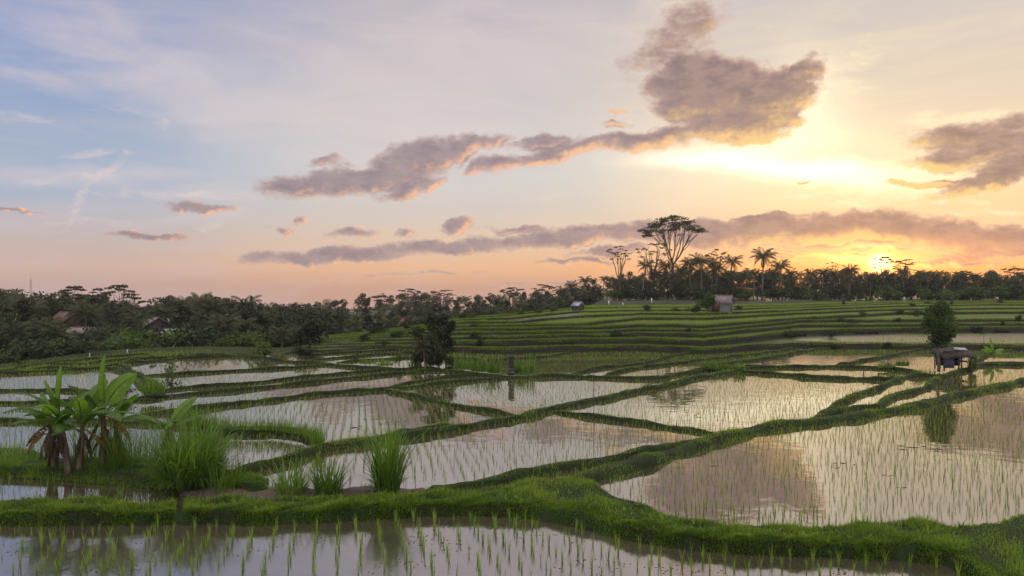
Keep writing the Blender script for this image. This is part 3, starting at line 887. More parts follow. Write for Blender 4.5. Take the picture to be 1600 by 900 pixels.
o = link('terrace_rice', acc.mesh('terrace_rice', M['rice_far'])); tag(o, 'dense young green rice growing on the stepped terraces', 'rice', kind='stuff')

# floating straw and mud clods
acc = Acc()
spots = [(1450, 701, .9), (1480, 698, .35), (1325, 725, .45), (1305, 731, .2), (1050, 722, .45), (1120, 729, .25), (1385, 743, .2), (1590, 642, .2), (540, 640, .25), (580, 655, .5), (612, 659, .4), (553, 668, .6), (585, 626, .3), (850, 633, .3), (1410, 762, .2)]
for (x, y, s) in spots:
    c = at(x, y, 0.0)
    for _ in range(int(3 + 6 * s)):
        q_ = c + Vector((rng.normal(0, s * 0.45), rng.normal(0, s * 0.22), 0.006))
        n = 7; th = np.linspace(0, 2 * PI, n, endpoint=False); rr = 0.07 * s * rng.uniform(0.5, 1.6, n) + 0.02
        ring = np.stack([q_.x + rr * np.cos(th) * 2.2, q_.y + rr * np.sin(th), np.full(n, -0.006)], 1)
        v_ = np.concatenate([ring, [[q_.x, q_.y, 0.010 + 0.012 * s]]])
        acc.add(v_, t=[[i, (i + 1) % n, n] for i in range(n)])
for _ in range(420):     # small bits in the foreground water
    c = at(rng.uniform(0, 1480), rng.uniform(822, 898), FZ)
    pc1 = c.x / c.y * F + 800
    if c.y > near_d(pc1) - 0.05: continue
    if clumpiness(np.array([c.x]), np.array([c.y]), 0.9)[0] < 0.55: continue
    for _ in range(rng.integers(1, 4)):
        q_ = c + Vector((rng.normal(0, 0.10), rng.normal(0, 0.08), 0)); n = 5
        th = np.linspace(0, 2 * PI, n, endpoint=False); rr = 0.022 * rng.uniform(0.4, 1.6, n)
        ring = np.stack([q_.x + rr * np.cos(th) * 1.5, q_.y + rr * np.sin(th), np.full(n, FZ - 0.004)], 1)
        acc.add(np.concatenate([ring, [[q_.x, q_.y, FZ + 0.012]]]), t=[[i, (i + 1) % n, n] for i in range(n)])
o = link('floating_straw', acc.mesh('floating_straw', M['debris'])); tag(o, 'dark bits of straw and mud floating on the field water', 'straw', kind='stuff')

M['round_leaf'] = leaf_mat('round_tree_leaves', (0.02, 0.045, 0.010), (0.09, 0.15, 0.025), 0.3, 0.6, 0.0)

# ------------------------------------------------------------------ trees
def leaf_quads(acc, C, size, r, flat=0.0, tone_lo=0.1, tone_hi=0.9, aspect=0.5, tone=None):
    """one folded leaf (two triangles as a quad) at each centre"""
    n = len(C)
    u = r.normal(size=(n, 3)); u[:, 2] *= (1 - flat); u /= np.linalg.norm(u, axis=1)[:, None] + 1e-9
    w = r.normal(size=(n, 3)); w[:, 2] *= (1 - flat)
    w -= u * np.sum(u * w, axis=1)[:, None]; w /= np.linalg.norm(w, axis=1)[:, None] + 1e-9
    s = size * r.uniform(0.6, 1.35, n)
    a = u * s[:, None]; b = w * (s * aspect)[:, None]
    V = np.stack([C - a, C - b * 0.9 - a * 0.1, C + a, C + b * 0.9 - a * 0.1], 1)
    q = np.arange(n * 4).reshape(n, 4)
    t = r.uniform(tone_lo, tone_hi, n) if tone is None else tone
    acc.add(V.reshape(-1, 3), q, tone=np.repeat(t, 4))


def curve_pts(a, b, sag, n=6, r=None, wob=0.0):
    t = np.linspace(0, 1, n)[:, None]
    p = np.array(a) * (1 - t) + np.array(b) * t
    p[:, 2] += sag * 4 * (t * (1 - t))[:, 0]
    if r is not None and wob: p[1:-1] += r.normal(0, wob, (n - 2, 3))
    return p


def broad_tree_meshes(seed, H=10.0, cw=3.2, base=0.28, nclump=26, nleaf=120, size=0.22, lean=0.0):
    """rounded tree built of leaf clumps on limbs"""
    r = np.random.default_rng(seed)
    tr, cr = Acc(), Acc()
    top = np.array([lean, r.normal(0, 0.3), H * 0.82])
    tp = curve_pts((0, 0, -0.4), top, 0, 8, r, 0.12)
    tr.tube(tp, np.linspace(0.20, 0.05, 8) * H / 10, 7)
    for i in range(nclump):
        zf = r.uniform(0, 1) ** 0.8
        z = H * (base + (0.97 - base) * zf)
        prof = math.sin(PI * min(1, 0.18 + 0.80 * zf)) ** 0.7
        rad = cw * prof * r.uniform(0.35, 1.0)
        th = r.uniform(0, 2 * PI)
        c = np.array([rad * math.cos(th) + lean * zf, rad * math.sin(th), z + r.normal(0, 0.25)])
        zi = np.interp(z - rad * 0.5, tp[:, 2], np.arange(8)); s = tp[int(np.clip(zi, 0, 7))]
        tr.tube(curve_pts(s, c, 0.10, 5, r, 0.08), np.linspace(0.06, 0.015, 5) * H / 10, 5, cap=False)
        R_ = cw * r.uniform(0.22, 0.42)
        n = int(nleaf * r.uniform(0.6, 1.3))
        d = r.normal(size=(n, 3)); d /= np.linalg.norm(d, axis=1)[:, None]
        C = c + d * (R_ * r.uniform(0.35, 1.05, n) ** 0.7)[:, None] * np.array([1, 1, 0.72])
        leaf_quads(cr, C, size * H / 10, r, 0.2, tone=np.clip(r.normal(0.45 + 0.25 * (i % 3 - 1), 0.18, n), 0, 1), aspect=0.55)
    return tr, cr


def albizia_meshes(seed, H=16.0, spread=5.0, fork=0.5, npad=22, nleaf=150, gap=0.55, thin=1.0, flat_top=0.9):
    """tall tree with a bare forked trunk and flat layered pads of feathery leaves"""
    r = np.random.default_rng(seed)
    tr, cr = Acc(), Acc()
    fk = np.array([r.normal(0, 0.4), r.normal(0, 0.4), H * fork])
    tr.tube(curve_pts((0, 0, -0.5), fk, 0, 7, r, 0.10), np.linspace(0.024, 0.016, 7) * H, 8, cap=False)
    nl = 6
    limbs = []
    for i in range(nl):
        th = 2 * PI * i / nl + r.uniform(-0.4, 0.4)
        rad = spread * r.uniform(0.25, 0.62)
        e = np.array([rad * math.cos(th), rad * math.sin(th), H * r.uniform(0.76, 0.90)])
        p = curve_pts(fk, e, -0.25, 6, r, 0.12); tr.tube(p, np.linspace(0.011, 0.005, 6) * H, 6, cap=False); limbs.append(p)
    for i in range(npad):
        th = 2 * PI * (i * 0.618) + r.uniform(-0.3, 0.3)
        f = math.sqrt((i + 0.5) / npad)
        rad = spread * f
        # pads lie in a few tiers, higher towards the middle
        z = H * (flat_top + 0.10 * (1 - f ** 1.6) - 0.16 * r.integers(0, 3) * 0.5 * f ** 0.5) + r.normal(0, 0.15)
        c = np.array([rad * math.cos(th), rad * math.sin(th), z])
        dl = [np.linalg.norm(p[-1] - c) for p in limbs]; p = limbs[int(np.argmin(dl))]; s = p[r.integers(2, 6)]
        tr.tube(curve_pts(s, c, -0.15, 5, r, 0.06), np.linspace(0.0045, 0.0015, 5) * H, 4, cap=False)
        R_ = spread * r.uniform(0.20, 0.34)
        n = int(nleaf * thin * r.uniform(0.6, 1.3))
        a = r.uniform(0, 2 * PI, n); q = np.sqrt(r.uniform(0, 1, n)) * R_ * (0.75 + 0.25 * np.sin(3 * a + i))
        hole = np.sin(q * 3.1 / R_ * 2 + i) * np.sin(a * 4 + i) > -gap
        C = np.stack([c[0] + q * np.cos(a), c[1] + q * np.sin(a), c[2] + r.normal(0, 0.10 * H / 16, n) - 0.10 * (q / R_) ** 2 * R_], 1)[hole]
        leaf_quads(cr, C, 0.020 * H, r, 0.72, aspect=0.42)
    return tr, cr


def giant_meshes(seed, H=16.0, spread=6.9):
    """the tall layered tree: leaning trunk, fanning limbs, tiers of overlapping flat pads"""
    r = np.random.default_rng(seed)
    tr, cr = Acc(), Acc()
    fk = np.array([0.4, 0.2, H * 0.40])
    tr.tube(curve_pts((-0.6, 0, -0.5), fk, 0, 7, r, 0.08), np.linspace(0.022, 0.015, 7) * H, 8, cap=False)
    limbs = []
    for i in range(9):
        th = 2 * PI * i / 9 + r.uniform(-0.3, 0.3); rad = spread * r.uniform(0.15, 0.6)
        e = np.array([rad * math.cos(th), rad * math.sin(th), H * r.uniform(0.72, 0.92)])
        p = curve_pts(fk, e, -0.4, 7, r, 0.12); tr.tube(p, np.linspace(0.010, 0.003, 7) * H, 6, cap=False); limbs.append(p)
    for i in range(64):
        th = r.uniform(0, 2 * PI); f = math.sqrt(r.uniform(0, 1)); rad = spread * f * 0.86
        zt = 0.985 - 0.17 * f ** 1.7
        z = H * (zt - 0.13 * r.uniform(0, 1) ** 1.4 * (1 - 0.5 * f))
        c = np.array([rad * math.cos(th), rad * math.sin(th), z])
        dl = [np.linalg.norm(p[-1] - c) for p in limbs]; s = limbs[int(np.argmin(dl))][r.integers(3, 7)]
        tr.tube(curve_pts(s, c, -0.15, 5, r, 0.06), np.linspace(0.004, 0.0015, 5) * H, 4, cap=False)
        R_ = spread * r.uniform(0.12, 0.24); n = int(105 * r.uniform(0.6, 1.3))
        a = r.uniform(0, 2 * PI, n); q = np.sqrt(r.uniform(0, 1, n)) * R_ * (0.75 + 0.25 * np.sin(3 * a + i))
        C = np.stack([c[0] + q * np.cos(a), c[1] + q * np.sin(a), c[2] + r.normal(0, 0.12, n) - 0.12 * (q / R_) ** 2 * R_], 1)
        leaf_quads(cr, C, 0.19, r, 0.65, aspect=0.42)
    return tr, cr


def palm_meshes(seed, H=10.0, nf=20, L=3.0, lean=0.6, leaflets=20, dead=2):
    r = np.random.default_rng(seed)
    tr, cr = Acc(), Acc()
    th0 = r.uniform(0, 2 * PI)
    t = np.linspace(0, 1, 10)
    bend = lean * t ** 1.7
    P = np.stack([bend * math.cos(th0), bend * math.sin(th0), H * 0.82 * t - 0.4 * (1 - t)], 1)
    rad = np.interp(t, [0, 0.08, 1], [0.26, 0.17, 0.11])
    tr.tube(P, rad, 8)
    c = P[-1]
    for i in range(nf + dead):
        th = 2 * PI * i * 0.381966 + r.uniform(-0.15, 0.15)
        f = i / nf
        up = 1.25 - 1.75 * min(1, f) + r.uniform(-0.12, 0.12)      # start angle over the horizon
        if i >= nf: up = -1.15
        Lf = L * r.uniform(0.85, 1.1) * (0.8 if i >= nf else 1)
        m = 9; s = np.linspace(0, 1, m)
        ang = up - (1.05 + 0.3 * (1 - f)) * s ** 1.5
        dx = np.cos(ang) * Lf / m; dz = np.sin(ang) * Lf / m
        rr_ = np.concatenate([[0], np.cumsum(dx)[:-1]]) + 0.08; zz_ = np.concatenate([[0], np.cumsum(dz)[:-1]])
        R3 = np.stack([c[0] + rr_ * math.cos(th), c[1] + rr_ * math.sin(th), c[2] + zz_], 1)
        cr.tube(R3, np.linspace(0.035, 0.008, m), 4, tone=0.75, cap=False)
        k = leaflets; ss = np.linspace(0.10, 0.99, k)
        B = np.stack([np.interp(ss, s, R3[:, j]) for j in range(3)], 1)
        an = np.interp(ss, s, ang)
        out = np.stack([np.cos(an) * math.cos(th), np.cos(an) * math.sin(th), np.sin(an)], 1)
        side = np.array([-math.sin(th), math.cos(th), 0])
        ll = 0.26 * L * np.sin(PI * np.clip(0.14 + 0.80 * ss, 0, 1)) ** 0.6 + 0.05
        tone = 0.95 if i >= nf else float(np.clip(0.55 - 0.3 * f + r.uniform(-0.15, 0.15), 0, 0.8))
        for sg in (-1, 1):
            dirn = out * 0.55 + side * sg * 0.75 + np.array([0, 0, -0.50])
            dirn /= np.linalg.norm(dirn, axis=1)[:, None]
            tip = B + dirn * (ll * r.uniform(0.85, 1.1, k))[:, None] + np.array([0, 0, -1]) * (0.12 * ll)[:, None]
            mid = B + dirn * (ll * 0.5)[:, None]
            wd = out * 0.046 * L / 3
            V = np.stack([B, mid - wd, tip, mid + wd], 1)
            cr.add(V.reshape(-1, 3), np.arange(k * 4).reshape(k, 4), tone=np.clip(tone + np.repeat(r.uniform(-0.1, 0.1, k), 4), 0, 1))
    # coconuts and old sheaths bunched under the crown
    for _ in range(7):
        a = r.uniform(0, 2 * PI); q = c + np.array([0.2 * math.cos(a), 0.2 * math.sin(a), -0.15 + r.uniform(-0.1, 0.1)])
        cr.tube([q + [0, 0, 0.10], q + [0, 0, 0.05], q, q - [0, 0, 0.06], q - [0, 0, 0.1]], [0.02, 0.08, 0.10, 0.08, 0.02], 6, tone=0.35)
    return tr, cr


def bush_meshes(seed, H=1.6, w=1.2, n=900, size=0.10):
    r = np.random.default_rng(seed)
    tr, cr = Acc(), Acc()
    for i in range(9):
        th = r.uniform(0, 2 * PI); q = w * r.uniform(0.1, 0.75)
        c = np.array([q * math.cos(th), q * math.sin(th), H * r.uniform(0.35, 0.82)])
        tr.tube(curve_pts((0.1 * math.cos(th), 0.1 * math.sin(th), -0.15), c, 0.1, 4), np.linspace(0.03, 0.008, 4), 5, cap=False)
        R_ = w * r.uniform(0.30, 0.5); k = n // 9
        d = r.normal(size=(k, 3)); d /= np.linalg.norm(d, axis=1)[:, None]
        C = c + d * (R_ * r.uniform(0.2, 1.0, k) ** 0.6)[:, None] * np.array([1, 1, 0.8]); C[:, 2] = np.maximum(C[:, 2], 0.03)
        leaf_quads(cr, C, size, r, 0.1, tone=np.clip(r.normal(0.4 + 0.2 * (i % 3 - 1), 0.2, k), 0, 1))
    return tr, cr


class Kind:
    """a kind of tree: meshes made once, things copied from them"""
    def __init__(self, name, cat, H, variants, bark, leaf):
        self.name, self.cat, self.H, self.v = name, cat, H, []
        for tr, cr in variants:
            zmax = max(float(x[:, 2].max()) for x in cr.v)
            self.v.append((tr.mesh('trunk', M[bark], True), cr.mesh('crown', M[leaf]), zmax))
        self.proto = {}
    def put(self, k, loc, h, label, group, rz=None, sx=1.0):
        """tree of height h standing at loc"""
        tm, cm, zmax = self.v[k % len(self.v)]
        key = k % len(self.v)
        if key not in self.proto:
            root = empty(self.name); link('trunk', tm, root); link('crown', cm, root); self.proto[key] = root
        else:
            root = copy_tree(self.proto[key])
        s = h / zmax
        root.location = loc; root.rotation_euler = (0, 0, random.uniform(0, 6.28) if rz is None else rz); root.scale = (s * sx, s * sx, s)
        for p_ in ('group',):
            if p_ in root: del root[p_]
        tag(root, label, self.cat, group)
        return root


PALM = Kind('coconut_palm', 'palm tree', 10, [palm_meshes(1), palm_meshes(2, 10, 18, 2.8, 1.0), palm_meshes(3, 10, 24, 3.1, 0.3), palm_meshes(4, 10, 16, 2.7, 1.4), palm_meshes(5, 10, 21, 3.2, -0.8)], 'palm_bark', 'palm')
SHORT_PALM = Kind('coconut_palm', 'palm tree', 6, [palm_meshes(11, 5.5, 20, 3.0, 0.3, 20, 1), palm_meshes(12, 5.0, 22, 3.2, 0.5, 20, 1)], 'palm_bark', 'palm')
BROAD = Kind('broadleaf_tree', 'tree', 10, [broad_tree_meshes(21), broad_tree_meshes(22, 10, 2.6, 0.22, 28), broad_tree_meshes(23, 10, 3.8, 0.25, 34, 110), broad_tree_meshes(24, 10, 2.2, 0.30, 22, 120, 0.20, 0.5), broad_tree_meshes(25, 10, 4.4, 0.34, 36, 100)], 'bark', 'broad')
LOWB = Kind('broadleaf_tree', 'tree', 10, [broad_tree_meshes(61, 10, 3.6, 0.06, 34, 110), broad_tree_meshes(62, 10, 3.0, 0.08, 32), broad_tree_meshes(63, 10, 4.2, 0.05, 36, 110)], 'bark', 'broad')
ALB = Kind('umbrella_tree', 'tree', 16, [albizia_meshes(31), albizia_meshes(32, 16, 4.2, 0.45, 18, 120), albizia_meshes(33, 16, 5.6, 0.4, 20, 120, 0.4)], 'bark', 'albizia')
THIN = Kind('sparse_tree', 'tree', 14, [albizia_meshes(36, 16, 4.4, 0.35, 18, 150, 0.15, 0.40, 0.9), albizia_meshes(37, 16, 5.0, 0.30, 16, 150, 0.1, 0.32, 0.88)], 'bark', 'albizia')
BUSH = Kind('bush', 'bush', 1.6, [bush_meshes(41), bush_meshes(42, 1.4, 1.5), bush_meshes(43, 2.0, 1.1)], 'bark', 'broad')
PALEBUSH = Kind('bush', 'bush', 1.6, [bush_meshes(46), bush_meshes(47, 1.4, 1.4)], 'bark', 'light_leaf')


def stand(kind, k, px, ytop, d, label, group, ybase=None, **kw):
    """place a tree at column px and distance d so that its top reaches row ytop"""
    z = land_z(px, d) if ybase is None else CZ - (ybase - 450) * d / F
    ztop = CZ - (ytop - 450) * d / F
    loc = at_d(px, d, z - 0.05)
    return kind.put(k, loc, max(0.6, ztop - z), label, group, **kw)


random.seed(11)
LEFT_SKY = interp([(-60, 452), (0, 449), (60, 458), (110, 453), (150, 458), (205, 470), (222, 480), (240, 464), (300, 459), (340, 462), (370, 466), (400, 470), (440, 474), (490, 474)])
MID_SKY = interp([(400, 473), (440, 477), (500, 472), (530, 466), (570, 468), (600, 464), (640, 460), (680, 460), (730, 465), (770, 460), (800, 455), (850, 453), (900, 449), (950, 446)])
RIGHT_SKY = interp([(880, 448), (920, 440), (960, 432), (1000, 428), (1060, 420), (1150, 424), (1250, 426), (1330, 426), (1400, 425), (1480, 428), (1550, 430), (1660, 428)])

LBL = {
    'lp': ('dark coconut palm crowded in the grove beyond the left fields', 'palms of the left grove'),
    'lb': ('dark leafy tree crowded in the grove beyond the left fields', 'leafy trees of the left grove'),
    'mp': ('hazy coconut palm standing in the misty valley forest at the centre', 'palms of the valley forest'),
    'mb': ('hazy grey green tree of the misty valley forest at the centre', 'leafy trees of the valley forest'),
    'rp': ('dark coconut palm in the tree line behind the upper right terraces', 'palms of the right tree line'),
    'rb': ('dark bushy tree in the tree line behind the upper right terraces', 'leafy trees of the right tree line'),
}
# left grove: rows from the front to the back
for (dadd, dy0, dy1, stepx, pp) in ((20, 70, 42, 21, 0.65), (34, 46, 22, 19, 0.6), (50, 20, 6, 17, 0.55), (70, 4, -4, 15, 0.35)):
    x = -60 + random.uniform(0, 10)
    while x < 500:
        fe = float(field_end(min(x, 470)))
        d = fe + dadd * random.uniform(0.8, 1.25)
        fade = float(np.interp(x, [0, 120, 330, 500], [1.0, 0.9, 0.75, 0.6]))
        yt = LEFT_SKY(x) + random.uniform(min(dy0, dy1), max(dy0, dy1)) * fade
        if 85 < x < 160 and dadd < 40: yt = max(yt, 512 + random.uniform(0, 18))       # a clearing with roofs
        if 222 < x < 300 and dadd < 40: yt = max(yt, 515 + random.uniform(0, 12))
        if random.random() < pp: stand(PALM, random.randrange(5), x, yt, d, *LBL['lp'])
        else: stand(BROAD, random.randrange(5), x, yt, d, *LBL['lb'])
        x += stepx * random.uniform(0.7, 1.3)
# valley forest in the middle
for (d0, dy0, dy1, stepx, pp) in ((108, 34, 22, 20, 0.75), (150, 26, 12, 18, 0.5), (200, 14, 4, 17, 0.35), (270, 3, -4, 16, 0.25)):
    x = 395.0
    while x < 900:
        d = d0 * random.uniform(0.92, 1.1) + (x > 700) * 10
        yt = MID_SKY(x) + random.uniform(min(dy0, dy1), max(dy0, dy1)) * float(np.interp(x, [400, 700, 900], [1, 1, 0.6]))
        zt, dt = lip_tables(np.array([x]))
        d = max(d, float(dt[8, 0]) + 9)
        if random.random() < pp: stand(PALM, random.randrange(5), x, yt, d, *LBL['mp'])
        else: stand(BROAD, random.randrange(5), x, yt, d, *LBL['mb'])
        x += stepx * random.uniform(0.7, 1.35)
# tree line behind the right terraces
for (d0, dy0, dy1, stepx, pp) in ((172, 18, 6, 13, 0.4), (186, 9, -3, 11, 0.5), (204, 3, -8, 10.5, 0.45)):
    x = 885.0
    while x < 1660:
        d = d0 * random.uniform(0.96, 1.04)
        yt = RIGHT_SKY(x) + random.uniform(min(dy0, dy1), max(dy0, dy1))
        if random.random() < pp: stand(PALM, random.randrange(5), x, yt, d, *LBL['rp'])
        else: stand(LOWB, random.randrange(5), x, yt, d, *LBL['rb'])
        x += stepx * random.uniform(0.7, 1.3)

# trees that stand out against the sky
GIANT = Kind('umbrella_tree', 'tree', 16, [giant_meshes(35)], 'bark', 'albizia')
stand(GIANT, 0, 1050, 335, 176, 'tallest tree with a broad flat layered crown rising over the palms', None, rz=0.6)
stand(THIN, 0, 968, 382, 168, 'nearly bare tree with fine forked branches left of the tallest tree', None, rz=1.0, sx=0.85)
stand(THIN, 1, 1020, 379, 171, 'sparse leaning tree with thin foliage directly left of the tallest tree', None, rz=2.0)
stand(THIN, 0, 1118, 387, 180, 'sparse tree with two small leaf pads right of the tallest tree', None, rz=3.4, sx=0.8)
stand(ALB, 1, 1380, 400, 176, 'dark flat crowned tree standing in front of the setting sun', None, rz=0.3, sx=0.8)
stand(ALB, 2, 1412, 404, 182, 'dark branching tree just right of the setting sun', None, rz=1.3, sx=0.7)
stand(THIN, 1, 1300, 409, 178, 'leafless looking tree among palms left of the setting sun', None, rz=0.3, sx=0.7)
stand(ALB, 1, 1505, 422, 198, 'low flat crowned tree on the skyline right of the sun', None, rz=2.3, sx=1.1)
stand(BROAD, 2, 1548, 421, 192, 'round crowned tree on the skyline near the right edge', None, rz=2.3)
stand(ALB, 0, 1585, 415, 190, 'wide flat crowned tree on the skyline at the right edge', None, rz=4.3, sx=1.0)
stand(ALB, 2, 186, 443, 118, 'tall flat topped tree with pale forked trunks in the left grove', None, rz=0.8, sx=0.9)
stand(ALB, 1, 112, 445, 125, 'flat crowned tree left of the pale forked tree in the left grove', None, rz=2.8, sx=0.8)
stand(ALB, 0, 143, 453, 128, 'wide low umbrella tree between two taller flat crowned ones', None, rz=1.8, sx=0.75)
stand(ALB, 1, 640, 450, 230, 'flat topped tree on the skyline of the valley forest', None, rz=0.4)
stand(ALB, 2, 690, 452, 235, 'spreading flat topped tree right of another on the valley skyline', None, rz=1.4)
stand(ALB, 0, 598, 457, 225, 'small flat crowned tree at the left of the valley skyline', None, rz=2.4)
stand(BROAD, 3, 569, 457, 230, 'narrow round headed tree poking above the valley skyline', None, rz=2.4)
stand(ALB, 1, 800, 448, 200, 'flat crowned tree where the valley forest meets the upper terraces', None, rz=3.4)
stand(ALB, 2, 852, 443, 190, 'tall flat crowned tree left of the small metal roofed hut', None, rz=5.4, sx=0.8)
for (x, y, k, l) in [(917, 430, 0, 'slender palm above the small metal roofed hut'), (890, 437, 3, 'palm left of the slender palm near the metal roofed hut'), (1003, 404, 1, 'tall palm between the bare tree and the tallest tree'),
                     (1043, 404, 4, 'palm with drooping fronds against the tallest tree trunk'), (1078, 400, 0, 'tall palm just right of the tallest tree trunk'), (1097, 393, 2, 'tallest palm in the dense clump right of the tallest tree'),
                     (1112, 402, 3, 'palm at the right end of the dense palm clump'), (1138, 397, 1, 'lone palm with open fronds against the orange sky'), (1163, 422, 2, 'short thick palm left of the tall pale trunked palm'),
                     (1191, 385, 0, 'tallest pale trunked palm left of the setting sun'), (1222, 404, 4, 'broad palm with drooping fronds right of the tallest pale trunked palm'), (1243, 418, 3, 'lower palm beside the broad drooping palm'),
                     (1284, 417, 1, 'thin palm at the foot of the leafless looking tree'), (1328, 411, 2, 'bushy headed palm left of the setting sun disc'), (1404, 427, 0, 'palm below the dark branching tree by the sun'),
                     (1452, 420, 1, 'palm right of the sun with upright fronds'), (985, 432, 2, 'low palm under the nearly bare tree'), (1340, 436, 3, 'leaning palm below the bushy headed palm')]:
    stand(PALM, k, x, y, random.uniform(163, 174), l, None)
for (x, y, d, k, l) in [(415, 483, 108, 1, 'palm with a dark ragged crown at the edge of the valley'), (505, 480, 112, 0, 'palm on a straight trunk below the middle of the valley skyline'), (527, 481, 114, 2, 'palm right of the straight trunked valley palm'), (8, 446, 112, 2, 'tall palm breaking the skyline at the left edge'),
                        (300, 455, 116, 3, 'tall palm topping the grove right of the gap in the skyline'), (378, 460, 118, 4, 'palm topping the right end of the left grove')]:
    stand(PALM, k, x, y, d, l, None)
stand(SHORT_PALM, 0, 441, 507, 69, 'short young palm standing at the right end of the left grove', None, ybase=560)
stand(SHORT_PALM, 1, 350, 486, 80, 'pale fronded palm at the front of the grove above the flooded fields', None, ybase=553)
stand(SHORT_PALM, 0, 170, 528, 72, 'low palm with arching fronds at the front of the left grove', None, ybase=558)
for x in np.linspace(1035, 1640, 22):
    x = float(x) + random.uniform(-10, 10)
    stand(PALM, random.randrange(5), x, random.uniform(414, 432) - (10 if x < 1140 else 0), random.uniform(165, 178), *LBL['rp'])
# bushes along the feet of the groves
for i in range(58):
    x = random.uniform(-40, 490); fe = float(field_end(min(x, 472)))
    d = fe + random.uniform(1.5, 14)
    pale = random.random() < 0.22
    (PALEBUSH if pale else BUSH).put(random.randrange(3), at_d(x, d, land_z(x, d) - 0.1), random.uniform(1.2, 2.6) + 0.05 * max(0, d - fe) * 4, 'pale green bush at the foot of the left grove' if pale else 'dark bush at the foot of the left grove', 'pale bushes below the left grove' if pale else 'dark bushes below the left grove', sx=1.3)
for i in range(64):
    x = random.uniform(890, 1650); d = random.uniform(162, 168)
    pale = random.random() < 0.3
    (PALEBUSH if pale else BUSH).put(random.randrange(3), at_d(x, d, land_z(x, d) - 0.1), random.uniform(1.2, 4.2), 'pale bush in front of the right tree line' if pale else 'dark bush in front of the right tree line', 'pale bushes before the right tree line' if pale else 'dark bushes before the right tree line', sx=1.5)
for i in range(26):
    x = random.uniform(500, 900); zt, dt = lip_tables(np.array([x])); d = float(dt[8, 0]) + random.uniform(4, 12)
    BUSH.put(random.randrange(3), at_d(x, d, land_z(x, d) - 0.1), random.uniform(0.8, 2.0), 'hazy bush along the edge where the terraces drop to the valley', 'bushes at the valley edge', sx=1.5)

# ------------------------------------------------------------------ single plants in the fields
def pbush(kind, k, px, ybase, ytop, label, z=0.0, sx=1.0, group=None, d=None):
    d = d or (CZ - z) * F / (ybase - 450)
    return kind.put(k, at_d(px, d, z - 0.05), (ybase - ytop) * d / F, label, group, sx=sx)


pbush(BUSH, 2, 466, 560, 535, 'round dark shrub right of the short young palm', sx=1.3)
pbush(BUSH, 0, 483, 560, 543, 'small dark shrub at the right end of the grove edge', sx=1.2)
pbush(PALEBUSH, 0, 415, 558, 530, 'leafy green shrub left of the short young palm', sx=1.3)
for (x, yb, yt, l) in [(700, 569, 552, 'tall herbs right of the dark bushy tree'), (722, 575, 556, 'tall herbs left of the middle reeds'), (742, 578, 557, 'tall herbs in the middle of the reed row'), (763, 580, 558, 'tall herbs at the right end of the reed row'),
                    ]:
    pass
for (x, yb, yt, k, l) in [(724, 494, 483, 0, 'pale round bush on the skyline of the middle terraces'), (738, 495, 486, 1, 'small pale bush beside the round one on the middle terraces'), (812, 490, 481, 0, 'low pale bush at the end of the upper terrace pond'), (842, 489, 480, 1, 'low pale bush in the row behind the upper pond'),
                       (864, 487, 477, 0, 'pale bush left of the small metal roofed hut'), (622, 526, 512, 1, 'young sapling on the lower left terrace'), (585, 521, 512, 0, 'small green bush on the left terrace wall')]:
    zt, dt = lip_tables(np.array([float(x)])); d = float(np.interp(yb, (450 + (CZ - zt[::-1, 0]) * F / dt[::-1, 0]), dt[::-1, 0]))
    pbush(PALEBUSH, k, x, yb, yt, l, sx=1.3, z=land_z(x, d), d=d)
for (x, yb, yt, l) in [(1228, 519, 505, 'dark bush clinging to the right terrace wall'), (1298, 522, 508, 'dark bush on the lower terrace wall right of another'), (1432, 493, 480, 'dark bush against the upper terrace wall near the round tree'), (1330, 505, 496, 'green bush midway along the upper right terraces')]:
    zt, dt = lip_tables(np.array([float(x)])); d = float(np.interp(yb, (450 + (CZ - zt[::-1, 0]) * F / dt[::-1, 0]), dt[::-1, 0])) - 0.6
    pbush(BUSH, 1, x, yb, yt, l, sx=1.3, z=land_z(x, d), d=d)

for i in range(34):
    x = random.uniform(500, 1620); zt, dt = lip_tables(np.array([x])); k = random.randrange(0, 8)
    d = float(dt[k, 0]) - 0.15
    BUSH.put(random.randrange(3), at_d(x, d, float(zt[k - 1, 0]) if k else 0.0), random.uniform(0.5, 1.0), 'low dark weed bush growing on a terrace wall', 'weed bushes on the terrace walls', sx=random.uniform(0.9, 1.8))

# dark bushy tree between the middle fields, with a pale thin trunk beside it
d0 = 5.3 * F / (573 - 450)
t_ = LOWB.put(0, at_d(674, d0, 0.1), (572 - 482) * d0 / F, 'dark dense tree standing on the bund between the middle fields', None, rz=0.5, sx=1.05)
SHORT_PALM.put(1, at_d(664, d0 - 0.8, 0.1), (572 - 520) * d0 / F, 'squat palm with arching fronds in front of the dark dense tree', None, rz=1.2, sx=0.9)
BROAD.put(3, at_d(697, d0 + 0.3, 0.1), (572 - 486) * d0 / F, 'slim tree with a thin pale trunk beside the dark dense tree', None, rz=2.2, sx=1.0)
BUSH.put(1, at_d(662, d0, 0.05), 1.25, 'dark shrub at the left foot of the dark dense tree', None, sx=0.9)
BUSH.put(2, at_d(686, d0 - 0.4, 0.05), 1.15, 'dark shrub under the dark dense tree', None, sx=0.9)
BUSH.put(0, at_d(708, d0 + 0.2, 0.05), 0.9, 'dark shrub at the right foot of the dark dense tree', None, sx=0.9)
pbush(PALEBUSH, 1, 623, 569, 547, 'slender leafy sapling left of the dark dense tree', 0.2, sx=0.45)
pbush(PALEBUSH, 0, 557, 565, 552, 'tiny sapling on the bund at the middle left', 0.2, sx=0.5)

